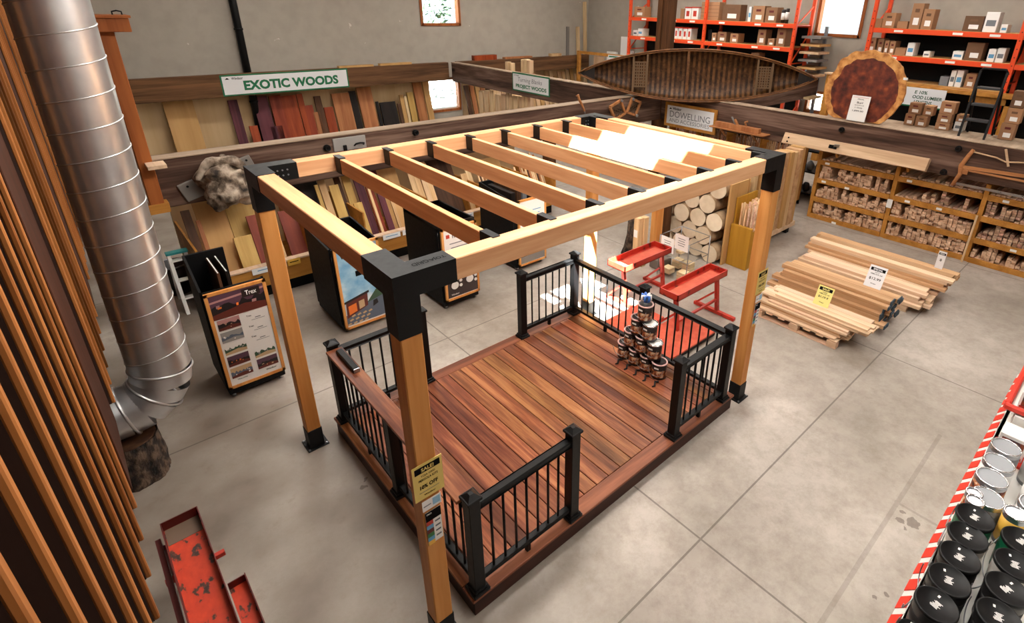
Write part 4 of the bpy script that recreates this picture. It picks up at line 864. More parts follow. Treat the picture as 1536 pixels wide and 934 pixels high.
for (a, b) in ((-.52, -.40), (.53, .65)):
    for q in (a, b): t.part('seat_rail', cross(q, .04, -.01), 'cane')
    q = (a+b)/2; hb = cb_(b if abs(b) > abs(a) else a)*.62
    mb = MB()
    for k in range(9):
        y = -hb+2*hb*k/8; mb.bar(CM @ Vector((a*CL, y, -.02)), CM @ Vector((b*CL, y, -.02)), .022, .006, up=nn)
    for k in range(6):
        x = a+(b-a)*(k+.5)/6; mb.bar(CM @ Vector((x*CL, -hb, -.018)), CM @ Vector((x*CL, hb, -.018)), .022, .006, up=nn)
    t.part('woven_seat', mb, 'cane'); mb = MB()
    for sg in (-1, 1): mb.bar(CM @ Vector((a*CL, sg*hb, -.016)), CM @ Vector((b*CL, sg*hb, -.016)), .028, .016, up=nn)
    t.part('seat_side', mb, 'cane')
for sg in (-1, 1):
    t.part('end_deck', MB().prism([(sg*.86, cb_(.86)-.02), (sg*.99, 0), (sg*.86, -cb_(.86)+.02)], lambda a, b: CM @ Vector((a*CL, b, sheer(a)-.012)), nn*.01), 'wenge')
    t.part('stem_band', MB().tube([CM @ Vector((sg*CL*(1.0+.015*math.sin(math.pi*k/8)), 0, .10-.22*k/8)) for k in range(9)], .014, 6), 'gunwale')

# ---------------------------------------------------------------- round burl slab and price card on the right rail
cc = Vector((9.60, 1.60, 2.52)); rnd = random.Random(4)
from mathutils import noise as _n
def edge(a, k): return k*(1+.09*_n.noise(Vector((math.cos(a)*1.5, math.sin(a)*1.5, k)))+.05*_n.noise(Vector((math.cos(a)*5, math.sin(a)*5, k)))+.018*_n.noise(Vector((math.cos(a)*14, math.sin(a)*14, k))))
def slabpoly(k, sq=1.): return [(edge(a, k)*math.cos(a), max(-.53, edge(a, k*sq)*math.sin(a))) for a in [2*math.pi*i/120 for i in range(120)]]
t = T('wood_slab', 'huge round red burl slab with pale sapwood rim, standing on the right timber rail', 'wood slab', (9.6, 1.6, 1.992))
t.part('sapwood_rim', MB().prism([(a, b) for a, b in slabpoly(.66)], lambda a, b: cc+Vector((0, -a*1.03, b)), (.07, 0, 0)), 'sapwood')
t.part('heartwood', MB().prism([(a*.99+.01, max(-.52, b-.03)) for a, b in slabpoly(.555)], lambda a, b: cc+Vector((-.006, -a*1.03, b)), (.012, 0, 0)), 'redwood burl')
t.part('sticker', slab(MB(), cc+Vector((-.003, -.62, .27)), RY, EY, .07, .04, .002), 'white card')
t = T('card_holder', 'clear holder with white price card standing before the round red slab', 'card holder', (9.53, 1.58, 1.992))
t.part('base', MB().box(9.47, 9.55, 1.41, 1.75, 1.992, 2.01, bev=.003).box(9.50, 9.512, 1.41, 1.75, 2.0, 2.08), 'clear acrylic')
cu_ = Vector((.16, 0, 1)).normalized(); cP = lambda a, b, k=0: Vector((9.515, 1.60, 2.22))+Vector((0, -1, 0))*a+cu_*b+Vector((-.002*k, 0, 0))
t.part('price_card', slab(MB(), cP(0, 0), RY, cu_, .32, .44, .004), 'white card')
t.part('card_border', slab(MB(), cP(0, .19, 1), RY, cu_, .27, .004, .001), 'label red')
for s_t, b, w_t, h_t in (('SPECIAL', .16, .11, .02), ('Burl', .10, .10, .035), ('REDWOOD SLAB', .055, .16, .014), ('1 Only', .01, .13, .03), ('1,899.00', -.045, .19, .032)): text(t, s_t, cP(0, b, 1.5), RY, cu_, w_t, h_t, 'ink', bold=.01)

# antique tools on the rails
t = T('shelf_bracket', 'small wooden shelf bracketed to the right timber rail beside the DOWELLING sign', 'shelf', (9.3, 3.8, 1.4))
t.part('board', MB().box(9.16, 9.448, 3.16, 4.44, 1.47, 1.495, bev=.004), 'antique')
for y in (3.42, 4.16): t.part('bracket', MB().bar((9.18, y, 1.465), (9.44, y, 1.28), .03, .03), 'antique')
t = T('hand_plane', 'long antique wooden hand plane lying on the small bracket shelf', 'hand plane', (9.27, 3.85, 1.495))
t.part('body', MB().box(9.22, 9.32, 3.30, 4.34, 1.496, 1.60, bev=.006), 'cherry'); t.part('blade', MB().bar((9.27, 3.84, 1.56), (9.27, 3.98, 1.74), .055, .012), 'grey wood'); t.part('wedge', MB().bar((9.27, 3.80, 1.57), (9.27, 3.90, 1.70), .05, .03), 'antique'); t.part('handle', MB().tube([(9.27, 3.62, 1.6), (9.27, 3.66, 1.68), (9.27, 3.60, 1.70)], .02, 8), 'antique')
t = T('jointer_plane', 'very long pale cooper jointer plane propped on legs in front of the right rail', 'hand plane', (9.25, 1.5, 1.2))
jr = Matrix.Rotation(math.radians(0), 3, 'X')
t.part('body', MB().prism([(9.30, 1.40), (9.18, 1.44), (9.28, 1.63), (9.40, 1.59)], lambda a, b: (a, .23, b), (0, 2.54, 0)), 'jointer')
t.part('throat', MB().box(9.20, 9.245, 1.72, 1.86, 1.50, 1.56, rot=Matrix.Rotation(math.radians(28), 3, 'Y')), 'ink'); t.part('blade', MB().bar((9.235, 1.74, 1.52), (9.16, 1.70, 1.60), .09, .012), 'steel')
for y in (.52, 1.74, 2.60): t.part('leg', MB().bar((9.30, y, 1.46), (9.40, y, 1.34), .04, .07), 'rack timber')
t.part('screw', MB().cyl((9.21, 2.65, 1.55), (9.20, 2.65, 1.553), .016, seg=10), 'ink'); t.part('screw', MB().cyl((9.19, 2.66, 1.48), (9.185, 2.66, 1.482), .016, seg=10), 'ink')
t = T('bow_saw', 'antique wooden bow saw with twisted cord hanging on the right rail', 'bow saw', (9.40, -.8, 1.25))
t.part('cheek', MB().tube([(9.40, -.30, 1.86), (9.40, -.26, 1.76), (9.40, -.20, 1.58), (9.40, -.22, 1.45), (9.40, -.16, 1.25)], [.028, .032, .036, .034, .028], 10), 'antique')
t.part('cheek', MB().tube([(9.40, -1.72, 1.90), (9.40, -1.76, 1.78), (9.40, -1.82, 1.62), (9.40, -1.80, 1.48), (9.40, -1.86, 1.28)], [.028, .032, .036, .034, .028], 10), 'antique')
t.part('stretcher', MB().bar((9.40, -.23, 1.57), (9.40, -1.81, 1.63), .03, .05), 'antique'); t.part('stretcher', MB().bar((9.40, -.26, 1.53), (9.40, -1.81, 1.52), .02, .03), 'antique'); t.part('peg', MB().box(9.37, 9.42, -.32, -.24, 1.46, 1.54, bev=.004), 'antique')
t.part('cord', MB().tube([(9.40, -.30, 1.83), (9.40, -.62, 1.80), (9.395, -.75, 1.76), (9.40, -1.0, 1.80), (9.40, -1.72, 1.87)], .013, 6), 'jointer'); t.part('toggle', MB().bar((9.395, -.70, 1.95), (9.395, -.80, 1.70), .02, .03), 'jointer')
t.part('saw_blade', MB().box(9.398, 9.402, -1.84, -.2, 1.27, 1.31), 'steel')
def racket(cx, cz, w, h, lean_, lab):
    y = 5.93; R = Matrix.Rotation(lean_, 3, 'Y'); P = lambda a, b: Vector((cx, y, cz))+R @ Vector((a, 0, b))
    t = T('wooden_press', lab, 'wooden press', (cx, y, cz-h/2)); c = [(0, h/2), (w/2, 0), (0, -h/2), (-w/2, 0)]
    for i in range(4): t.part('side_bar', MB().bar(P(*c[i]), P(*c[(i+1) % 4]), .05, .05, up=(0, 1, 0), bev=.004), 'antique')
    mb = MB()
    for k in range(-3, 4):
        f = k/4; mb.cyl(P(f*w/2, (1-abs(f))*h/2), P(f*w/2, -(1-abs(f))*h/2), .004, seg=5); mb.cyl(P((1-abs(f))*w/2, f*h/2), P(-(1-abs(f))*w/2, f*h/2), .004, seg=5)
    t.part('mesh', mb, 'cane')
    for p in c[::2]: t.part('wing_nut', MB().cyl(P(*p)+Vector((0, -.03, 0)), P(*p)+Vector((0, -.06, 0)), .03, seg=10), 'steel')
racket(7.88, 1.74, .52, .42, math.radians(20), 'left one of two diamond shaped wooden presses hung on the rail corner')
racket(8.40, 1.75, .46, .40, math.radians(-22), 'right one of two diamond shaped wooden presses, under the left end of the canoe')
t = T('wooden_hook', 'curved wooden hook handle hanging over the rail behind the far pergola corner', 'hook', (6.8, 5.93, 1.78))
t.part('handle', MB().tube([(6.68, 5.95, 2.13), (6.70, 5.93, 2.16), (6.74, 5.93, 2.06), (6.82, 5.93, 1.95), (6.90, 5.94, 1.82)], [.02, .026, .026, .024, .02], 8), 'antique'); t.part('tip', MB().cyl((6.90, 5.94, 1.82), (6.93, 5.95, 1.77), .018, .008, 8), 'steel')

# ---------------------------------------------------------------- moulding rack below the right rail
t = T('moulding_rack', 'long yellow timber rack of short mouldings below the right timber rail', 'rack', (10.1, -.3, 0))
YB = [2.12, .72, -.62, -2.0]
for i, y in enumerate(YB): t.part('upright', MB().box(9.55, 10.6, y-.035, y+.035, 0, 1.34, bev=.004), 'rack timber')
t.part('back_panel', MB().box(10.6, 10.62, -2.03, 2.15, 0, 1.34), 'kiosk black')
ZS = [.07, .42, .80, 1.16]
for z in ZS:
    for i in range(3): t.part('shelf', MB().box(9.58, 10.6, YB[i+1]+.036, YB[i]-.036, z-.03, z), 'rack timber'); t.part('shelf_lip', MB().box(9.535, 9.578, YB[i+1]+.036, YB[i]-.036, z-.075, z+.018, bev=.003), 'rack timber')
for (y, z) in ((1.95, 1.15), (1.95, .79), (1.5, .77), (1.6, .04), (.5, 1.15), (.45, .79), (-.05, .79), (-.9, 1.15), (-1.2, .41)):
    t.part('price_tag', slab(MB(), (9.533, y, z-.02), RY, EY, .085, .04, .002), 'white card')
t.part('price_tag', slab(MB(), (9.53, .72, .66), RY, EY, .09, .16, .003), 'white card')
mm_ = MB().box(9.60, 10.5, -.03, .03, 0, .036, bev=.004); me_ = mm_.mesh('moulding'); me_.materials.append(MATS['mould'])
rnd = random.Random(11); cand = []
for i in range(3):
    for s_i in range(4):
        y = YB[i]-.05; lim = YB[i+1]+.10; dens = 1.0
        while y > lim:
            hgt = rnd.choice((4, 5, 6, 7, 7, 8)) if s_i < 3 else rnd.choice((1, 1, 2))
            if rnd.random() < .12: hgt = rnd.choice((1, 2)) if s_i < 3 else 1
            if i == 1 and s_i == 2 and rnd.random() < .7: hgt = rnd.choice((1, 1, 2))
            hgt = min(hgt, 8)
            for k in range(hgt):
                if s_i == 3 and k > 1: break
                cand.append((i, s_i, y-.033, ZS[s_i]+.001+.0375*k, rnd.uniform(-.05, .03), rnd.uniform(-.02, .02)))
            y -= .0685
cand.sort(key=lambda c: (Vector((9.6, c[2], c[3]))-CAMPOS).length)
rs = ['bottom', 'second', 'third', 'top']; bays = ['left', 'middle', 'right']
keep = set(range(min(296, len(cand))))
rest = MB()
for n_, (i, s_i, y, z, dx, rz) in enumerate(cand):
    if n_ in keep:
        o = bpy.data.objects.new('wood_strip', me_); COL.objects.link(o); o.location = (dx, y, z)
        meta(o, 'short wooden moulding strip on the %s shelf of the moulding rack, %s bay' % (rs[s_i], bays[i]), 'moulding', 'mouldings on the %s shelf, %s bay' % (rs[s_i], bays[i]))
    else: rest.box(9.60+dx, 10.5+dx, y-.03, y+.03, z, z+.036)
solo('wood_strips', 'rest of the short mouldings stacked in the yellow moulding rack', 'mouldings', rest, 'mould', kind='stuff')
solo('trim_stick', 'thin pale stick leaning on the upright between middle and right bays of the moulding rack', 'stick', MB().bar((9.46, -.60, 0), (9.52, -.60, .82), .03, .012), 'pine z')
t = T('counter_top', 'long pale plank counter behind the right timber rail', 'counter', (10.3, -.2, 1.9))
t.part('plank', MB().box(9.72, 10.2, -2.6, 2.3, 1.90, 1.945, bev=.004), 'pale cap'); t.part('plank', MB().box(10.21, 10.55, -2.6, 2.3, 1.90, 1.945, bev=.004), 'pale cap')
for y in (-2.5, 0, 2.2): t.part('leg', MB().box(10.2, 10.3, y-.05, y+.05, 1.345, 1.90), 'rack timber')
t = T('goods_shelf', 'dark metal shelving with bagged goods left of the moulding rack', 'shelf', (10.9, 3.2, 0))
for (x, y) in ((10.6, 2.25), (10.6, 3.7), (11.2, 2.25), (11.2, 3.7)): t.part('upright', MB().box(x-.02, x+.02, y-.02, y+.02, 0, 1.5), 'black metal')
for z in (.12, .6, 1.05): t.part('shelf', MB().box(10.6, 11.2, 2.25, 3.7, z-.03, z), 'black metal')
for z in (.12, .6, 1.05):
    for k in range(7):
        y = 2.36+.2*k; solo('bag', 'small packaged bag on the black metal shelving', 'bag', blob((10.68, y, z+.115), .085, k+z*9, .25, sub=2, flat=(.9, 1.0, 1.3)), ['grey box', 'kraft dark', 'white card', 'can dark'][(k+int(z*10)) % 4], group='bags on the black shelving')
t = T('dowel_rack', 'timber rack of upright dowels below the DOWELLING sign and hand plane shelf', 'rack', (9.9, 4.2, 0))
t.part('back_panel', MB().box(10.12, 10.15, 2.62, 5.9, 0, 1.5), 'kiosk black'); t.part('floor_board', MB().box(9.66, 10.12, 2.62, 5.9, .10, .13), 'rack timber'); t.part('rail', MB().box(9.66, 9.70, 2.62, 5.9, .95, 1.02), 'rack timber'); t.part('plinth', MB().box(9.70, 10.1, 2.66, 5.86, 0, .099), 'kiosk black')
for y in (2.62, 3.45, 4.27, 5.08, 5.86): t.part('divider', MB().box(9.705, 10.119, y, y+.04, .131, 1.36), 'rack timber')
for i in range(72):
    y = 2.70+.0435*i
    if min(abs(y-q-.02) for q in (2.62, 3.45, 4.27, 5.08, 5.86)) < .045: continue
    for x in (9.80, 9.95): solo('dowel', 'thin upright dowel standing in the rack below the DOWELLING sign', 'dowel', MB().cyl((x, y, .131), (x+.05, y, 1.15+.25*rnd.random()), .015, seg=8), ['mould', 'maple', 'cherry', 'mould'][rnd.randrange(4)], group='dowels in the rack below the DOWELLING sign')
def carton(x0, y0, y1, z0, h, kind, where, depth=.35, n_=[0]):
    n_[0] += 1
    desc, mt = {'tan': ('small tan box', 'kraft'), 'kraft': ('brown cardboard box', 'kraft'), 'kraftlow': ('low open cardboard tray box', 'kraft'), 'kraftw': ('cardboard box with a white label', 'kraft'), 'brown': ('large brown carton', 'kraft dark'),
                'white': ('small white box', 'white card'), 'grey': ('grey plastic case', 'grey box'), 'redbox': ('white box with red lid', 'white card'), 'tanstack': ('stack shaped tan carton', 'kraft'), 'dark': ('dark tool box', 'kiosk black'), 'can': ('small dark can', 'can dark')}[kind]
    t = T('box' if kind != 'can' else 'can', desc+' '+where, 'box' if kind != 'can' else 'can', (x0+depth/2, (y0+y1)/2, z0))
    if kind == 'can':
        r = (y1-y0)/2; t.part('body', MB().lathe([(r, 0), (r, h*.9), (r*.9, h), (0, h)], (x0+r, (y0+y1)/2, z0), 16), mt); t.part('label_band', MB().lathe([(r*1.01, h*.25), (r*1.01, h*.75)], (x0+r, (y0+y1)/2, z0), 16), 'white card')
    else:
        t.part('carton', MB().box(x0, x0+depth, y0, y1, z0, z0+h, bev=.006), mt); ym = (y0+y1)/2; w = y1-y0
        if kind in ('kraftw', 'kraft', 'brown'): t.part('label', slab(MB(), (x0-.001, ym-.05*w, z0+h*.3), RY, EY, w*.5, h*.28, .002), 'white card'); t.part('print', slab(MB(), (x0-.001, ym, z0+h*.72), RY, EY, w*.4, h*.14, .002), 'dark red' if kind == 'kraftw' else 'kraft dark')
        if kind == 'redbox': t.part('lid', MB().box(x0-.01, x0+depth+.01, y0-.01, y1+.01, z0+h, z0+h+.03, bev=.005), 'red edge'); t.part('print', slab(MB(), (x0-.001, ym, z0+h*.5), RY, EY, w*.5, h*.5, .002), 'label red')
        if kind == 'white': t.part('print', slab(MB(), (x0-.001, ym, z0+h*.45), RY, EY, w*.7, h*.3, .002), 'label blue' if n_[0] % 2 else 'grey ink')
        if kind == 'tanstack':
            mb = MB()
            for k in range(1, 5): mb.box(x0-.002, x0, y0, y1, z0+h*k/5, z0+h*k/5+.008)
            t.part('seam', mb, 'kraft dark')
        if kind in ('kraft', 'tan', 'kraftlow'): t.part('tape', MB().box(x0-.001, x0+depth, ym-.025, ym+.025, z0+h, z0+h+.002), 'tan ply')
    return t
CB = [(10.22, .86, 1.02, 1.946, .20, 'kraftw', 'bottom left, front'), (10.22, .66, .84, 1.946, .19, 'kraft', 'right of the bottom left one'), (10.24, .80, 1.0, 2.15, .19, 'kraftw', 'second layer on the left'), (10.3, .62, .78, 2.14, .17, 'kraft', 'second layer in the middle'),
      (10.24, .30, .52, 1.946, .12, 'kraftw', 'under the tall ones'), (10.25, .31, .52, 2.067, .15, 'kraftw', 'middle of the right pile'), (10.3, .30, .53, 2.218, .2, 'kraftw', 'topmost of the right pile'), (10.35, .12, .26, 1.946, .16, 'white', 'beside the step ladder'), (10.35, .12, .26, 2.107, .12, 'kraft', 'on the white box beside the step ladder'), (10.2, -.42, -.62, 1.946, .26, 'kraftw', 'right of the step ladder, lowest'), (10.22, -.44, -.64, 2.21, .24, 'kraft', 'right of the step ladder, middle'), (10.24, -.44, -.62, 2.455, .26, 'kraft dark', 'right of the step ladder, top')]
for (x, a, b, z, h, k, lb) in CB: carton(x, min(a, b), max(a, b), z, h, k if k != 'kraft dark' else 'brown', 'on the pale counter, '+lb, .2)
t = T('step_ladder', 'black folding step ladder standing on the pale counter before the orange rack', 'ladder', (10.05, -.1, 1.945))
for y in (.06, -.30): t.part('front_leg', MB().bar((9.90, y, 1.946), (10.12, y+(.0), 2.98), .03, .045), 'black metal'); t.part('rear_leg', MB().bar((10.46, y, 1.946), (10.14, y, 2.72), .03, .035), 'black metal')
for (x, z) in ((9.97, 2.22), (10.04, 2.46), (10.11, 2.72)): t.part('step', MB().box(x-.03, x+.17, -.28, .04, z-.018, z+.014, bev=.004), 'step grey')
t.part('top_handle', MB().tube([(10.12, .06, 2.98), (10.13, .03, 3.02), (10.13, -.27, 3.02), (10.12, -.30, 2.98)], .018, 8), 'black metal')

# ---------------------------------------------------------------- orange pallet racks along the right wall
def rack(label, ys, levels, y_ext=None):
    t = T('pallet_rack', label, 'rack', (14.8, (ys[0]+ys[-1])/2, 0))
    for y in ys:
        for x in (14.30, 15.22): 
            u = t.part('upright', MB().box(x, x+.08, y-.045, y+.045, 0, 4.25, bev=.004), 'rack orange')
            if x < 15: 
                for k in range(10): t.part('slot', MB().cyl((x-.002, y, 2.3+.17*k), (x+.001, y, 2.3+.17*k), .014, seg=8), 'dark red', parent=u)
        for k in range(4): t.part('brace', MB().bar((14.38, y, .4+k*1.0), (15.22, y, 1.2+k*1.0 if k % 2 == 0 else .9+k), .03, .03), 'rack orange')
        for z in (.4, 1.4, 2.4, 3.4, 4.1): t.part('tie', MB().box(14.38, 15.22, y-.012, y+.012, z, z+.03), 'rack orange')
    for a, b in zip(ys, ys[1:]):
        lo, hi = min(a, b)+.046, max(a, b)-.046
        for z in levels:
            for x in (14.31, 15.22): t.part('beam', MB().box(x, x+.05, lo, hi, z-.115, z-.005, bev=.004), 'rack orange')
            t.part('shelf_board', MB().box(14.361, 15.219, lo, hi, z-.03, z), 'tan ply')
            for f in ((.3,) if hi-lo < 2 else (.2, .62, .86)): t.part('beam_label', slab(MB(), (14.308, lo+(hi-lo)*(1-f), z-.06), RY, EY, .2, .05, .002), 'white card')
        t.part('back_sheet', MB().box(15.28, 15.3, lo, hi, 0, 3.4), 'kiosk black')
    return t
rack('orange steel rack behind the canoe, loaded with cartons', [11.5, 8.40, 5.45], [3.46, 2.85, .9])
rack('orange steel rack behind the round red slab, loaded with cartons', [3.45, .38, -2.7], [3.46, 2.85, .9])
t = T('timber_counter', 'yellow timber counter and posts in front of the right orange rack', 'counter', (14.1, 0, 0))
t.part('top', MB().box(13.85, 14.28, -2.6, 3.3, 2.17, 2.25, bev=.006), 'rack timber'); t.part('shelf', MB().box(14.37, 15.2, .45, 3.35, 2.2, 2.25), 'tan ply')
t.part('apron', MB().box(13.95, 14.0, -2.6, .9, 2.02, 2.168), 'rack timber')
for y in (3.2, .16, -2.5): t.part('post', MB().box(13.95, 14.1, y-.07, y+.07, 0, 2.168, bev=.006), 'rack timber')
t.part('brace', MB().bar((13.92, .18, 1.25), (13.92, .72, .9), .05, .08), 'rack timber')
t = T('timber_post', 'short yellow post on the far side of the round red slab', 'post', (14.0, 4.1, 0)); t.part('post', MB().box(13.95, 14.1, 4.0, 4.18, 0, 2.30, bev=.006), 'rack timber'); t.part('cap', MB().box(13.9, 14.15, 3.95, 4.23, 2.30, 2.335), 'pine z')
RACKITEMS = [(3.41, 3.53, 3.46, 0.2, 'tan'), (3.28, 3.41, 3.46, 0.2, 'tan'), (2.99, 3.27, 3.46, 0.34, 'kraft'), (2.69, 2.92, 3.46, 0.16, 'kraftlow'), (2.42, 2.66, 3.46, 0.56, 'kraft'), (2.16, 2.40, 3.46, 0.44, 'kraft'), (1.16, 1.53, 3.46, 0.32, 'brown'), (0.89, 1.14, 3.46, 0.41, 'white'), (0.69, 0.81, 3.46, 0.17, 'white'),
 (3.32, 3.51, 2.85, 0.36, 'kraftw'), (3.13, 3.27, 2.85, 0.35, 'kraftw'), (3.0, 3.1, 2.85, 0.32, 'kraftw'), (2.85, 2.98, 2.85, 0.31, 'kraftw'), (2.59, 2.83, 2.85, 0.17, 'kraftlow'), (2.41, 2.57, 2.85, 0.3, 'white'), (2.05, 2.19, 2.85, 0.13, 'white'), (1.37, 1.58, 2.85, 0.18, 'white'), (1.01, 1.34, 2.85, 0.38, 'brown'), (0.76, 0.9, 2.85, 0.27, 'white'), (0.59, 0.74, 2.85, 0.3, 'white'),
 (1.52, 1.7, 2.25, 0.21, 'grey'), (1.4, 1.5, 2.25, 0.36, 'white'), (1.25, 1.38, 2.25, 0.37, 'white'), (0.99, 1.19, 2.25, 0.32, 'kraftw'),
 (9.31, 9.46, 3.46, 0.3, 'tan'), (9.05, 9.28, 3.46, 0.32, 'redbox'), (8.77, 9.02, 3.46, 0.33, 'redbox'), (8.02, 8.67, 3.46, 0.51, 'tanstack'), (7.28, 7.89, 3.46, 0.45, 'brown'), (6.92, 7.01, 3.46, 0.4, 'white'), (6.5, 6.88, 3.46, 0.43, 'kraftw'), (6.11, 6.46, 3.46, 0.4, 'kraftw'), (5.88, 6.0, 3.46, 0.35, 'can'), (5.77, 5.87, 3.46, 0.38, 'can'),
 (9.50, 9.62, 2.85, 0.33, 'redbox'), (9.32, 9.47, 2.85, 0.33, 'redbox'), (9.14, 9.29, 2.85, 0.32, 'redbox'), (8.97, 9.11, 2.85, 0.33, 'redbox'), (8.20, 8.33, 2.85, 0.34, 'dark'), (8.02, 8.18, 2.85, 0.25, 'kraft'), (7.66, 7.97, 2.85, 0.29, 'kraftw'), (7.25, 7.52, 2.85, 0.27, 'kraftw'), (6.36, 6.61, 2.85, 0.42, 'kraftw'), (6.07, 6.27, 2.85, 0.19, 'kraft'), (5.75, 6.01, 2.85, 0.47, 'kraftw'),
 (11.24, 11.43, 2.85, 0.18, 'white'), (11.0, 11.21, 2.85, 0.24, 'white'), (10.97, 11.43, 3.46, 0.32, 'kraftw')]
ord_ = ['first', 'second', 'third', 'fourth', 'fifth', 'sixth', 'seventh', 'eighth', 'ninth', 'tenth', 'eleventh', 'twelfth', 'thirteenth', 'fourteenth', 'fifteenth', 'sixteenth']
rows = {}
for it in RACKITEMS: rows.setdefault((it[0] < 4, it[2]), []).append(it)
for (rightr, z), its in rows.items():
    its.sort(key=lambda i: -i[1])
    for n_, (y0, y1, z_, h, k) in enumerate(its):
        wh = {3.46: 'upper', 2.85: 'middle', 2.25: 'counter'}[z_]
        carton(14.45, y0, y1, z_+.001, h, k, '%s from left, %s shelf, %s rack' % (ord_[n_], wh, 'right orange' if rightr else 'left orange'))
for (y0, y1, h, k, lb) in ((7.28, 7.42, .5, 'can', 'left'), (7.1, 7.24, .51, 'can', 'right')): carton(14.45, y0, y1, 2.25-.25, .36, k, lb+' one of two below the middle beam of the left orange rack')
t = T('plank_pile', 'flat timber shelf filling the lower level of the left orange rack', 'shelf', (14.8, 8, 1.9)); t.part('board', MB().box(14.36, 15.2, 5.5, 8.35, 1.95, 1.999), 'tan ply'); t.part('cleat', MB().box(14.3, 14.36, 5.5, 8.35, 1.9, 1.999), 'rack timber')
carton(14.45, 6.48, 6.74, 2.0, .62, 'kraft', 'tall one on the lowest level of the left orange rack'); carton(14.42, 5.6, 6.4, 2.0, .2, 'kraftw', 'low wide one, lowest level, left orange rack')
for k in (0, 3, 4, 5, 6, 7, 8): solo('board', 'pale short board in the stack at the right end of the left orange rack', 'board', MB().box(14.5, 15.2, 4.75, 5.3, 1.5+.2*k, 1.56+.2*k, bev=.004), ['pine z', 'tan ply', 'grey wood'][k % 3], group='boards shelved at the right end of the left orange rack')
t = T('cantilever_rack', 'grey metal arm rack holding short boards beside the left orange rack', 'rack', (15, 5, 0)); 
t.part('column', MB().box(15.32, 15.4, 4.98, 5.06, 0, 3.4), 'grey box')
for k in (0, 3, 4, 5, 6, 7, 8): t.part('arm', MB().box(14.5, 15.32, 5.0, 5.04, 1.46+.2*k, 1.498+.2*k), 'grey box')
# ---------------------------------------------------------------- birch rounds, dowel box, panel cart behind the pergola
rnd = random.Random(21)
def birch(y, z, r, lab, dx=0, L=.52, grp=None):
    t = T('birch_log', lab, 'log', (6.46+dx, y, z-r), 0, grp); x0 = 6.2+dx; n = 26; rr = [r*(1+.05*_n.noise(Vector((math.cos(a)*2, math.sin(a)*2, y*9+z)))) for a in [2*math.pi*i/n for i in range(n)]]
    def shell(u, v):
        i = int(round(u*n)) % n; a = 2*math.pi*i/n; return (x0+.006+(L-.012)*v, y+rr[i]*math.cos(a), z+rr[i]*math.sin(a))
    t.part('bark', MB().grid(shell, n, 6), 'birch bark')
    t.part('cut_face', MB().prism([(.97*rr[i]*math.cos(2*math.pi*i/n), .97*rr[i]*math.sin(2*math.pi*i/n)) for i in range(n)], lambda a, b: (x0, y+a, z+b), (.02, 0, 0)), 'birch end', label='white sawn end')
    t.part('rear_face', MB().prism([(.97*rr[i]*math.cos(2*math.pi*i/n), .97*rr[i]*math.sin(2*math.pi*i/n)) for i in range(n)], lambda a, b: (x0+L-.02, y+a, z+b), (.02, 0, 0)), 'birch end')
r_ = .155
rows_b = [(2.20, 2.51, 2.82, 3.13), (2.355, 2.665, 2.975), (2.20, 2.51, 2.82, 3.13), (2.355, 2.665, 2.975), (2.22, 2.53, 2.84)]
nm_ = ['bottom', 'second', 'third', 'fourth', 'top']
for k, row in enumerate(rows_b):
    for j, y in enumerate(row):
        birch(y, r_+k*.268, r_-.003, 'white ended birch log, %s from the right in the %s row of the pile' % (ord_[j], nm_[k]), rnd.uniform(-.05, .05), grp=None)
t = T('log_rack', 'wooden side boards holding the pile of white ended birch logs', 'rack', (6.5, 2.6, 0))
t.part('side_board', MB().box(6.25, 6.75, 1.995, 2.03, 0, 1.35, bev=.004), 'tan ply'); t.part('side_board', MB().box(6.25, 6.75, 3.30, 3.335, 0, 1.0, bev=.004), 'tan ply'); t.part('back_panel', MB().box(6.78, 6.80, 1.995, 3.335, 0, 1.35), 'tan ply')
t = T('dowel_box', 'tall yellow wooden box holding bundles of dowels beside the birch logs', 'box', (6.74, 1.8, 0))
t.part('front_panel', MB().box(6.42, 7.0, 1.64, 1.665, 0, .64, bev=.004), 'yellow box'); t.part('back_panel', MB().box(6.42, 7.0, 1.955, 1.98, 0, 1.12), 'yellow box')
for x in (6.36, 7.0): t.part('side_post', MB().box(x, x+.06, 1.63, 1.985, 0, .70 if x < 6.5 else .72, bev=.004), 'yellow box')
t.part('floor_board', MB().box(6.42, 7.0, 1.665, 1.955, .04, .06), 'yellow box')
mb = MB()
for k in range(9): mb.box(6.44+.062*k, 6.465+.062*k, 1.638, 1.667, .64, .672)
t.part('notched_edge', mb, 'pine')
for i in range(11):
    for j in range(4):
        x = 6.46+.05*i+rnd.uniform(-.008, .008); y = 1.70+.062*j; z = rnd.uniform(.98, 1.06)
        solo('dowel', 'pale round dowel standing in the yellow dowel box', 'dowel', MB().cyl((x, y, .061), (x+rnd.uniform(-.01, .01), y, z), .016, seg=8), ['hemlock', 'mould', 'maple'][rnd.randrange(3)], group='dowels in the yellow box')
solo('backboard', 'tan plywood sheet standing behind the yellow dowel box', 'board', MB().box(6.95, 7.03, 2.0, 3.1, .0, 1.62, bev=.003), 'plywood back')
t = T('panel_cart', 'low pale timber skid under the tall stack of vertical panels', 'cart', (7.85, 2.5, 0))
for y in (1.96, 2.14): t.part('skid', MB().box(7.10, 8.62, y, y+.09, .10, .19, bev=.005), 'pine')
t.part('runner', MB().box(7.2, 7.3, 1.98, 2.22, 0, .099), 'kiosk black'); t.part('runner', MB().box(8.35, 8.45, 1.98, 2.22, 0, .099), 'kiosk black'); t.part('side_rail', MB().box(8.58, 8.64, 2.08, 2.2, .75, .9, bev=.004), 'pine')
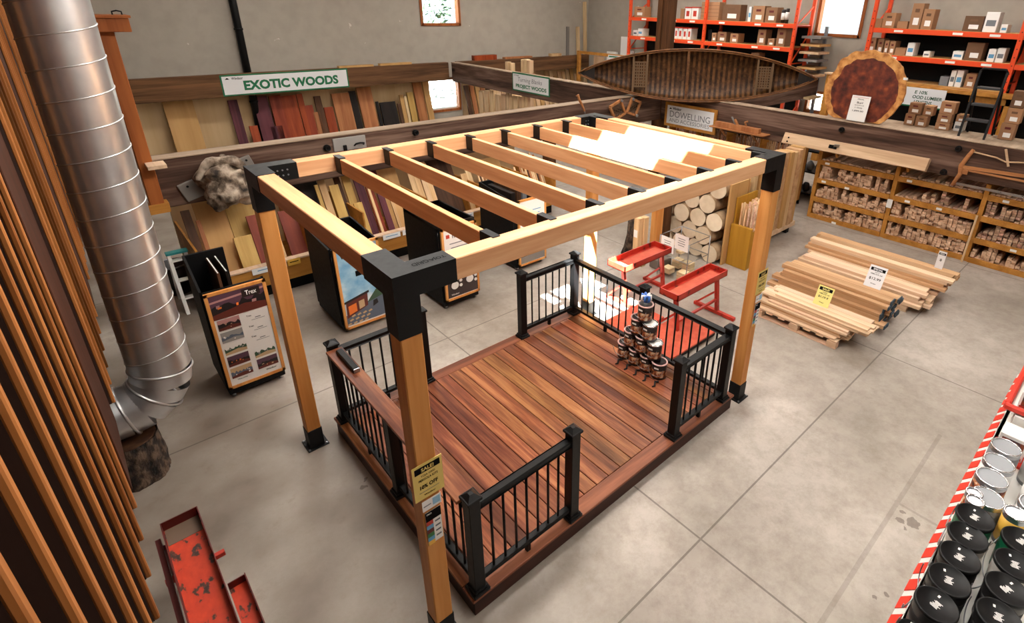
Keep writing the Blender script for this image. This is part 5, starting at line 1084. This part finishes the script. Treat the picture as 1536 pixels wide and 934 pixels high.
for k in range(10):
    x = 7.12+.143*k; solo('glued_board', 'tall pale edge glued panel standing on the skid', 'panel', MB().box(x, x+.12, 1.97+rnd.uniform(-.03, .04), 2.22, .191, 1.58+rnd.uniform(-.03, .03), bev=.004), ['tan ply', 'maple', 'hemlock'][k % 3], group='vertical panels on the skid')
# posts and rounds near the corner
for i, (x, y) in enumerate(((5.16, 2.87), (5.265, 2.845))):
    lab = ['left', 'right'][i]+' one of two pale square posts standing upright behind the red tray stand'
    t = T('square_post', lab, 'post', (x, y, 0)); t.part('post', MB().box(x-.05, x+.05, y-.05, y+.05, 0, .83, bev=.004), 'maple')
    if i == 0: t.part('label', slab(MB(), (x-.052, y+.005, .58), RY, EY, .07, .12, .002), 'white card')
solo('log', 'dark barked log standing upright left of the pale square posts', 'log', MB().tube([(5.40, 3.30, 0), (5.42, 3.28, .12), (5.45, 3.27, .35), (5.46, 3.27, .72)], [.09, .075, .06, .055], 14), 'bark')
solo('square_post', 'orange brown square post standing behind the pale square posts', 'post', MB().box(5.62, 5.76, 2.86, 3.0, 0, .95, bev=.006), 'fir z')
solo('square_post', 'dark brown post standing next to the birch pile', 'post', MB().box(5.92, 6.06, 2.92, 3.06, 0, 1.1, bev=.006), 'brown post')
solo('concrete_block', 'grey concrete block on the floor right of the pale square posts', 'block', MB().box(5.33, 5.62, 2.52, 2.74, 0, .16, bev=.01), 'concrete block')
t = T('wire_stand', 'clear stand with paper notices and wooden sample blocks before the birch logs', 'stand', (5.45, 2.2, 0))
for z in (.03, .36): t.part('shelf', MB().box(5.22, 5.75, 1.95, 2.48, z, z+.012), 'clear acrylic')
for (x, y) in ((5.22, 1.95), (5.22, 2.48), (5.75, 1.95), (5.75, 2.48)): t.part('rod', MB().cyl((x, y, 0), (x, y, .66), .007, seg=8), 'steel')
for z in (.36, .66):
    t.part('rail', MB().tube([(5.22, 1.95, z), (5.22, 2.48, z), (5.75, 2.48, z), (5.75, 1.95, z)], .006, 6, closed=True), 'steel')
for (x, y, z) in ((5.21, 2.33, .55), (5.21, 2.08, .66)):
    n_ = t.part('notice', slab(MB(), (x, y, z), RY, EY, .24, .24, .003), 'white card')
    for k in range(4): t.part('print_line', slab(MB(), (x-.0035, y, z+.06-.035*k), RY, EY, .13-.02*(k % 2), .01, .0005), 'grey ink', parent=n_)
for (x, y, z, k, lb) in ((5.30, 2.06, .043, 3, 'front'), (5.55, 2.15, .043, 4, 'tall middle'), (5.34, 2.36, .043, 2, 'left'), (5.6, 2.38, .043, 3, 'rear')):
    for q in range(k): solo('wood_block', 'square pale wood block, layer %s of the %s stack in the clear stand' % (ord_[q], lb), 'block', MB().box(x-.07, x+.07, y-.07, y+.07, z+.045*q, z+.043+.045*q, bev=.004), 'block')
solo('wood_block', 'pale block in the middle of the glass shelf of the clear stand', 'block', MB().box(5.4, 5.55, 2.2, 2.3, .373, .42, bev=.004), 'block')

# ---------------------------------------------------------------- red tray stands beside the deck
def tray(mb, x0, x1, y0, y1, z, h=.085, th=.012, ang=0):
    mb.box(x0, x1, y0, y1, z, z+th).box(x0, x1, y0, y0+th, z, z+h).box(x0, x1, y1-th, y1, z, z+h).box(x0, x0+th, y0, y1, z, z+h).box(x1-th, x1, y0, y1, z, z+h); return mb
def stand(x0, x1, y0, y1, z, label, dark=False):
    t = T('tray_stand', label, 'stand', ((x0+x1)/2, (y0+y1)/2, 0)); ym = (y0+y1)/2
    t.part('tray', tray(MB(), x0, x1, y0, y1, z), 'red paint')
    t.part('tray_bed', MB().box(x0+.06, x1-.06, y0+.06, y1-.06, z+.012, z+.02), 'red carpet ply')
    for x in (x0+.12, x1-.05):
        t.part('leg', MB().bar((x, ym-.02, z), (x+.05, ym-.06, .05), .045, .045), 'red paint')
        t.part('foot_bar', MB().box(x+.02, x+.075, ym-.34, ym+.30, .004, .05, bev=.003), 'red paint')
        t.part('strut', MB().bar((x, ym-.02, z*.55), (x+.03, ym+.26, .05), .025, .025), 'red paint')
    t.part('stretcher', MB().bar((x0+.16, ym-.05, .22), (x1-.03, ym-.05, .22), .03, .03), 'red paint')
    return t
stand(3.95, 4.93, 2.04, 2.36, .60, 'red metal tray on legs in the sun patch, behind the deck corner')
stand(3.86, 4.91, 1.11, 1.39, .60, 'red metal tray on legs, nearer one above the red platform')
def plat(x0, x1, y0, y1, label):
    t = T('low_platform', label, 'platform', ((x0+x1)/2, (y0+y1)/2, 0))
    t.part('top', MB().box(x0, x1, y0, y1, .075, .10, bev=.004), 'red carpet ply'); t.part('edge', MB().box(x0+.01, x1-.01, y0+.01, y0+.03, .03, .075).box(x0+.01, x1-.01, y1-.03, y1-.01, .03, .075).box(x0+.01, x0+.03, y0+.031, y1-.031, .03, .075).box(x1-.03, x1-.01, y0+.031, y1-.031, .03, .075), 'kiosk black')
    for (x, y) in ((x0+.06, y0+.06), (x1-.06, y0+.06), (x0+.06, y1-.06), (x1-.06, y1-.06)): t.part('foot', MB().cyl((x, y, 0), (x, y, .075), .022, seg=12), 'rubber')
plat(3.5, 4.16, 1.50, 1.95, 'small low red platform on the floor, left of the larger red one')
plat(3.48, 4.40, .86, 1.42, 'larger low red platform on the floor beside the deck railing')

# ---------------------------------------------------------------- pyramid of paint cans on the deck
def paint_can(label, white=False):
    t = T('paint_can', label, 'paint can', (0, 0, 0)); r, h = .079, .185
    t.part('body', MB().lathe([(r, 0), (r, h), (r*.9, h), (r*.9, h-.01), (0, h-.01)], (0, 0, 0), 28), 'can dark', local=True)
    t.part('label_band', MB().lathe([(r*1.008, .025), (r*1.012, .03), (r*1.012, .105), (r*1.008, .11)], (0, 0, 0), 28), 'can label', local=True)
    t.part('rim', MB().tube([(r*math.cos(a), r*math.sin(a), h) for a in [2*math.pi*i/28 for i in range(28)]], .009, 8, closed=True), 'can pink rim' if not white else 'chrome', local=True)
    t.part('lid', MB().lathe([(r*.88, h-.008), (r*.88, h+.004), (r*.8, h-.004), (0, h-.004)], (0, 0, 0), 28), 'white card' if white else 'can dark', local=True)
    t.part('handle', MB().tube([(-.02+.09*math.sin(a)*0-r*1.0*math.cos(a)*.15-.08, r*math.cos(a), h*.8-.09*math.sin(a)) for a in [math.pi*i/12 for i in range(13)]], .0035, 6), 'steel', local=True)
    t.part('logo', slab(MB(), (-r*1.02, 0, .14), RY, EY, .05, .018, .002), 'white card', local=True)
    return t
c0 = paint_can('x'); c1 = paint_can('y', True); first = {0: True, 1: True}
rws = [(4, 'bottom'), (3, 'second'), (2, 'third'), (1, 'top')]
for k, (n_, nm) in enumerate(rws):
    for j in range(n_):
        y = 1.20-.164*(j+.5*k); z = ZD+.197*k; wh = (k == 2 and j == 1) or (k == 1 and j == 2)
        lab = 'dark paint can, %s lid, %s from left in the %s row of the can pyramid' % ('white' if wh else 'dark', ord_[j], nm)
        if n_ == 1: lab = 'single dark paint can at the top of the can pyramid on the deck'
        src = c1 if wh else c0; rz = rnd.uniform(-.3, .3)
        if first[int(wh)]: src.o.location = (3.06, y, z); src.o.rotation_euler = (0, 0, rz); src.o['label'] = lab; first[int(wh)] = False
        else: dup(src, (3.06, y, z), rz, lab)
t = T('ribbon_bow', 'blue cellophane bow on top of the paint can pyramid', 'bow', (3.06, 1.20-.164*1.5, ZD+.197*4))
bp0 = Vector((3.06, 1.20-.164*1.5, ZD+.197*4-.008))
for k in range(7):
    a = 2*math.pi*k/7; d = Vector((math.cos(a), math.sin(a), 0)); t.part('loop', MB().tube([bp0+Vector((0, 0, .012)), bp0+d*.05+Vector((0, 0, .05)), bp0+d*.045+Vector((0, 0, .10)), bp0+d*.01+Vector((0, 0, .09)), bp0+Vector((0, 0, .03))], [.006, .014, .016, .012, .006], 8), 'blue bow' if k % 3 else 'white card')
for k in range(5):
    x, y = 2.955, 1.16-.164*k*.8; solo('bow_strap', 'black plastic strap curling on the deck before the paint cans', 'strap', MB().tube([(x+.01, y, ZD+.012), (x-.03, y+.01, ZD+.03), (x-.07, y-.02, ZD+.012), (x-.10, y-.01, ZD+.012)], [.012, .01, .01, .006], 6), 'rubber', group='straps before the paint cans')

# ---------------------------------------------------------------- lumber stacks on pallets
def pallet(x0, x1, y0, y1, label):
    t = T('pallet', label, 'pallet', ((x0+x1)/2, (y0+y1)/2, 0))
    for x in (x0, (x0+x1)/2-.045, x1-.09):
        for y in (y0, (y0+y1)/2-.06, y1-.12): t.part('block', MB().box(x, x+.09, y, y+.12, .016, .088, bev=.004), 'pine')
        t.part('bottom_board', MB().box(x, x+.09, y0, y1, 0, .015), 'pine')
    n = max(3, int((y1-y0)/.16))
    for i in range(n): y = y0+(y1-y0-.09)*i/(n-1); t.part('top_board', MB().box(x0, x1, y, y+.09, .089, .105, bev=.002), 'pine')
def stack(x0, x1, y0, y1, layers, bwid, th, mts, label, group, z0=.106, jit=.06, shrink=.0, tips=None):
    z = z0
    for L in range(layers):
        n = max(1, int((x1-x0-shrink*L)/bwid)); off = ((x1-x0)-n*bwid)/2
        for i in range(n):
            a = x0+off+i*bwid; j0, j1 = rnd.uniform(-jit, jit), rnd.uniform(-jit, jit)
            mb = MB().box(a+.002, a+bwid-.003, y0+j0, y1+j1, z, z+th-.0015, bev=.0015)
            mt = mts[rnd.randrange(len(mts))]
            o = solo('lumber', label, 'lumber', mb, mt, group=group)
            if tips:
                me = MB().box(a+.001, a+bwid-.002, y0+j0-.003, y0+j0+.012, z-.0005, z+th-.001).mesh('painted_end'); me.transform(Matrix.Translation(-o.location)); me.materials.append(MATS[tips]); c = bpy.data.objects.new('painted_end', me); COL.objects.link(c); c.parent = o
        z += th
    return z
plain('end paint', S(44, 66, 80), .6)
pallet(5.27, 5.92, -.28, .84, 'low pale pallet under the nearest lumber stack')
zA = stack(5.28, 5.90, -.30, .88, 4, .124, .026, ['pine', 'pine', 'hemlock'], 'pale thin board in the lower half of the nearest lumber stack', 'boards in the nearest lumber stack', jit=.07, shrink=.03)
zA = stack(5.36, 5.90, -.46, .80, 4, .10, .024, ['pine'], 'pale thin board in the upper half of the nearest lumber stack', 'upper boards in the nearest lumber stack', z0=zA, jit=.12, shrink=.06)
pallet(6.02, 6.75, -.40, .95, 'low pallet under the middle lumber stack with blue painted ends')
zB = stack(6.0, 6.74, -.50, 1.02, 6, .145, .05, ['hemlock', 'hemlock', 'pine'], 'brownish plank with blue grey painted end in the middle lumber stack', 'planks in the middle lumber stack', jit=.09, shrink=.07, tips='end paint')
pallet(6.92, 7.9, -.55, 1.0, 'low pallet under the rear lumber stack nearest the moulding rack')
zC = stack(6.90, 7.9, -.72, 1.05, 4, .125, .045, ['pine'], 'pale plank in the lower half of the rear lumber stack', 'lower planks in the rear lumber stack', jit=.08, shrink=.06)
zC2 = stack(7.3, 7.9, -.85, 1.12, 4, .14, .04, ['pine', 'hemlock'], 'tan plank in the upper half of the rear lumber stack, nearest the moulding rack', 'upper planks in the rear lumber stack', z0=zC, jit=.06, shrink=.05)
def price(x, y, z, tl, w, h, mt, lines, label, rz=0.):
    up = Vector((math.sin(tl), 0, math.cos(tl))); rt = Vector((math.sin(rz)*-.0, -1, 0)); c = Vector((x, y, z))+up*h/2; n = rt.cross(up)
    t = T('price_sign', label, 'sign', (x, y, z)); t.part('card', slab(MB(), c, rt, up, w, h, .004), mt); P = lambda a, b: c+n*.0015+rt*a+up*b
    for k, (s, b, ww, hh, inv) in enumerate(lines):
        if inv: t.part('banner', slab(MB(), P(0, b), rt, up, w*.84, hh*1.7, .001), 'ink'); text(t, s, P(0, b)+n*.001, rt, up, ww, hh, mt, bold=.03)
        else: text(t, s, P(0, b), rt, up, ww, hh, 'ink', bold=.015)
price(5.62, .13, zA+.002, .45, .20, .26, 'tag yellow', [('SALE!', .09, .09, .025, True), ('CLEAR', .05, .06, .014, False), ('HEMLOCK 1x4', .028, .13, .016, False), ('$1.19 lf', -.015, .13, .03, False), ('Windsor', -.085, .06, .014, False)], 'yellow SALE price card standing on the nearest lumber stack')
price(6.45, -.18, zB+.001, .45, .22, .30, 'sign white', [('SPECIAL', .10, .12, .025, True), ('KNOTTY', .06, .06, .014, False), ('HEMLOCK 2x6', .035, .15, .018, False), ('$12.99', -.03, .15, .04, False), ('Windsor', -.095, .07, .016, False)], 'white 12.99 price card standing between the middle and rear lumber stacks')
price(7.72, -.62, zC2+.001, .1, .10, .26, 'sign white', [('SPECIAL', .09, .06, .018, True), ('$', .0, .03, .04, False)], 'narrow white price card standing at the end of the rear lumber stack')

# ---------------------------------------------------------------- foreground red tray stand
t = T('tray_stand', 'worn red metal tray stand in the lower left corner beside the slat screen', 'stand', (-1.0, 1.0, 0))
x0, x1, y0, y1, z, h, th = -1.105, -.895, .35, 1.56, .53, .075, .006
t.part('tray', MB().box(x0, x1, y0, y1, z, z+th), 'worn red', label='worn red tray bed with bare patches')
t.part('tray_wall', MB().box(x0, x0+th, y0, y1, z+th, z+h), 'dark red'); t.part('tray_wall', MB().box(x1-th, x1, y0, y1, z+th, z+h), 'dark red'); t.part('tray_wall', MB().box(x0+th, x1-th, y1-th, y1, z+th, z+h), 'dark red'); t.part('tray_wall', MB().box(x0+th, x1-th, y0, y0+th, z+th, z+h), 'dark red')
t.part('end_plate', MB().box(x0+.01, x1-.01, y1-.16, y1-.01, z+th+.0005, z+th+.003), 'bare metal')
t.part('side_rail', MB().bar((-1.14, 1.52, .50), (-1.13, .3, .50), .03, .05), 'dark red')
for y in (.5, 1.2): t.part('cross_bar', MB().box(-1.16, -.84, y-.016, y+.016, .44, .475, bev=.003), 'red paint')
for (x, y) in ((-1.12, .45), (-1.12, 1.45), (-.93, .45), (-.93, 1.45)): t.part('leg', MB().bar((x, y, .5), (x, y+(.1 if y > 1 else -.1), 0), .035, .035), 'dark red')
t = T('tray_stand', 'small red metal bracket stand at the bottom edge right of the worn red tray', 'stand', (-.87, .8, 0))
t.part('tray', MB().box(-.885, -.79, .5, .98, .36, .366), 'worn red'); t.part('tray_wall', MB().box(-.79, -.784, .5, .98, .36, .43), 'dark red'); t.part('tray_wall', MB().box(-.885, -.79, .974, .98, .366, .42), 'dark red'); t.part('leg', MB().box(-.86, -.82, .7, .74, 0, .359), 'dark red')

# ---------------------------------------------------------------- paint shelf at the right edge
ZSH = .985
t = T('store_shelf', 'white metal store shelf with red and white striped edge carrying the pails', 'shelf', (3, -2.3, 0))
t.part('deck', MB().box(.9, 4.6, -2.85, -2.035, ZSH-.03, ZSH, bev=.004), 'white paint'); t.part('edge', MB().prism([(-2.034, ZSH), (-2.06, ZSH), (-2.06, ZSH-.06), (-1.992, ZSH-.06), (-1.992, ZSH-.052)], lambda a, b: (.9, a, b), (3.7, 0, 0)), 'white paint')
for k in range(26): t.part('edge_stripe', MB().prism([(-2.034, ZSH+.001), (-1.992, ZSH-.051), (-1.989, ZSH-.049), (-2.031, ZSH+.003)], lambda a, b: (.92+.14*k, a, b), (.09, 0, 0)), 'red edge')
t.part('back_panel', MB().box(.9, 4.6, -2.90, -2.86, 0, 1.5), 'white paint'); t.part('base', MB().box(.9, 4.6, -2.8, -2.1, 0, .3), 'white paint')
for x in (.92, 2.75, 4.56): t.part('bracket', MB().box(x-.015, x+.015, -2.85, -2.06, ZSH-.12, ZSH-.031), 'white paint')
wg = MB()
for k in range(30):
    x = 1.0+.12*k; wg.box(x, x+.004, -2.19, -2.186, ZSH, ZSH+.05)
for x0_ in (0,): wg.box(.92, 4.58, -2.19, -2.186, ZSH+.046, ZSH+.05)
t.part('wire_divider', wg, 'steel')
def pail(label, mt, r=.092, h=.24):
    t = T('paint_pail', label, 'pail', (0, 0, 0))
    t.part('body', MB().lathe([(r*.94, 0), (r*.985, h*.9), (r*.985, h*.92), (0, h*.92)], (0, 0, 0), 36), mt, local=True)
    t.part('lid', MB().lathe([(r*1.0, h*.91), (r*1.025, h*.915), (r*1.025, h*.98), (r*.99, h), (r*.93, h), (r*.91, h-.008), (0, h-.008)], (0, 0, 0), 40), 'pail lid', local=True)
    lm_ = MB(); rr_ = random.Random(5)
    for k in range(9): lm_.box(-.022+.005*k, -.019+.005*k, -.02+rr_.uniform(0, .012), .012+rr_.uniform(-.004, .012), h-.0075, h-.007)
    t.part('lid_logo', lm_, 'white card', local=True); t.part('sticker', MB().box(.045, .06, .01, .02, h-.0078, h-.007), 'white card', local=True)
    t.part('handle', MB().tube([(r*1.0*math.cos(a), r*.98+.004+.012*math.sin(a), h*.78-.085*math.sin(a)) for a in [math.pi*i/14 for i in range(15)]], .003, 6), 'steel', local=True)
    t.part('band', MB().lathe([(r*.965, h*.2), (r*.985, h*.7)], (0, 0, 0), 36), mt, local=True)
    return t
pb, pgn, pw = pail('x', 'pail black'), pail('y', 'pail green'), pail('z', 'pail white'); used = set()
pails = [(2.25, -2.135, 'g', 'green paint pail with black lid in the front row next to the silver cans'), (2.08, -2.14, 'w', 'white paint pail with black lid in the front row'), (1.905, -2.145, 'b', 'black paint pail right behind the white one in the front row'),
         (1.72, -2.145, 'b', 'black paint pail, fourth in the front row from the silver cans'), (1.535, -2.14, 'b', 'black paint pail, fifth in the front row from the silver cans'),
         (2.26, -2.35, 'g', 'green paint pail with black lid in the back row'), (2.07, -2.355, 'w', 'white paint pail with black lid in the back row'), (1.88, -2.355, 'b', 'black paint pail beside the white one in the back row'), (1.69, -2.36, 'b', 'black paint pail, fourth in the back row'), (1.50, -2.36, 'b', 'black paint pail, fifth in the back row')]
for (x, y, k, lab) in pails:
    src = {'b': pb, 'g': pgn, 'w': pw}[k]; rz = rnd.uniform(-.5, .5)
    if k not in used: src.o.location = (x, y, ZSH+.001); src.o['label'] = lab; used.add(k)
    else: dup(src, (x, y, ZSH+.001), rz, lab)
sp_ = pail('small black paint pail at the bottom edge, nearest the striped shelf edge', 'pail black', .062, .16); sp_.o.location = (1.375, -2.10, ZSH+.001)
dup(sp_, (1.24, -2.11, ZSH+.001), .4, 'small black paint pail at the bottom edge, second along the striped shelf edge'); dup(sp_, (1.33, -2.245, ZSH+.001), 1., 'small black paint pail at the bottom edge, behind the other small pails')
def tin(label, r, h, mt, x, y):
    t = T('paint_can', label, 'can', (x, y, ZSH+.001)); z = ZSH+.001
    t.part('body', MB().lathe([(r, 0), (r, h), (r*.96, h+.004), (r*.9, h-.004), (r*.88, h-.012), (0, h-.012)], (x, y, z), 36), 'steel')
    t.part('label_band', MB().lathe([(r*1.006, h*.12), (r*1.006, h*.85)], (x, y, z), 36), mt); t.part('rim', MB().tube([(x+r*.95*math.cos(a), y+r*.95*math.sin(a), z+h) for a in [2*math.pi*i/36 for i in range(36)]], .006, 6, closed=True), 'chrome')
    t.part('lid', MB().lathe([(r*.93, h-.002), (r*.86, h+.002), (r*.82, h-.003), (0, h-.003)], (x, y, z), 36), 'tin lid' if r > .07 else 'steel'); return t
for (x, y, r, h, mt, lab) in [(3.07, -2.13, .085, .21, 'grey box', 'large silver topped paint can farthest along the striped shelf edge'), (2.87, -2.13, .085, .21, 'white card', 'large silver topped paint can, second from the far end'), (2.69, -2.13, .085, .21, 'can label', 'large silver topped paint can, third from the far end'), (2.52, -2.15, .085, .19, 'grey box', 'large silver topped paint can behind the two small tins'),
     (2.475, -2.085, .042, .21, 'can label', 'small round tin right at the striped edge next to the green pail'), (2.40, -2.105, .045, .22, 'label red', 'second small round tin at the striped edge next to the green pail'), (2.46, -2.29, .058, .23, 'label amber', 'medium silver tin in the back row beside the green pail'), (2.38, -2.30, .0, 0, '', '')][:7]:
    tin(lab, r, h, mt, x, y)
for (x, y, lab) in ((2.62, -2.36, 'white lidded pail in the back row behind the silver tins'), (2.85, -2.36, 'silver topped can in the back row near the frame edge'), (3.12, -2.32, 'silver topped can in the back row at the far end')): tin(lab, .085, .22, 'white card', x, y)
t = T('upper_shelf', 'white shelf tier with red rounded front holding boxed wood care products', 'shelf', (3.9, -2.35, ZSH))
t.part('tier', MB().box(3.50, 4.6, -2.80, -2.06, ZSH+.24, ZSH+.262, bev=.008), 'white paint'); t.part('red_front', MB().box(3.50, 4.6, -2.058, -2.02, ZSH+.24, ZSH+.29, bev=.012), 'red edge'); t.part('red_end', MB().box(3.46, 3.498, -2.80, -2.02, ZSH+.24, ZSH+.29, bev=.012), 'red edge'); t.part('end_panel', MB().box(3.44, 3.459, -2.80, -2.10, ZSH+.002, ZSH+.24, bev=.004), 'white paint'); t.part('upright', MB().box(3.96, 4.0, -2.10, -2.06, ZSH+.263, ZSH+1.1, bev=.004), 'white paint'); t.part('upper_tier', MB().box(3.96, 4.6, -2.8, -2.05, ZSH+.62, ZSH+.64), 'white paint')
t.part('lower_tray', MB().box(3.2, 3.435, -2.5, -2.05, ZSH+.002, ZSH+.02), 'red edge')
def product(x, y, z, w, d, h, lab):
    t = T('product_box', lab, 'box', (x, y, z)); t.part('carton', MB().box(x-w/2, x+w/2, y-d/2, y+d/2, z, z+h, bev=.003), 'white card')
    t.part('picture', slab(MB(), (x, y+d/2+.001, z+h*.5), (-1, 0, 0), EY, w*.8, h*.7, .001), 'photo deck'); t.part('side_picture', slab(MB(), (x-w/2-.001, y, z+h*.5), RY, EY, d*.8, h*.7, .001), 'photo deck'); t.part('stripe', slab(MB(), (x-w/2-.0015, y, z+h*.12), RY, EY, d*.9, h*.12, .001), 'label red')
product(3.33, -2.15, ZSH+.021, .16, .16, .17, 'white boxed product with deck picture on the small red tray')
for i in range(3): product(3.60+.18*i, -2.16, ZSH+.263, .15, .14, .13, ord_[i]+' boxed product with deck picture on the upper white shelf tier')
for i in range(3): product(3.57+.19*i, -2.16, ZSH+.002, .15, .14, .2, ord_[i]+' boxed product with deck picture under the upper white shelf tier')
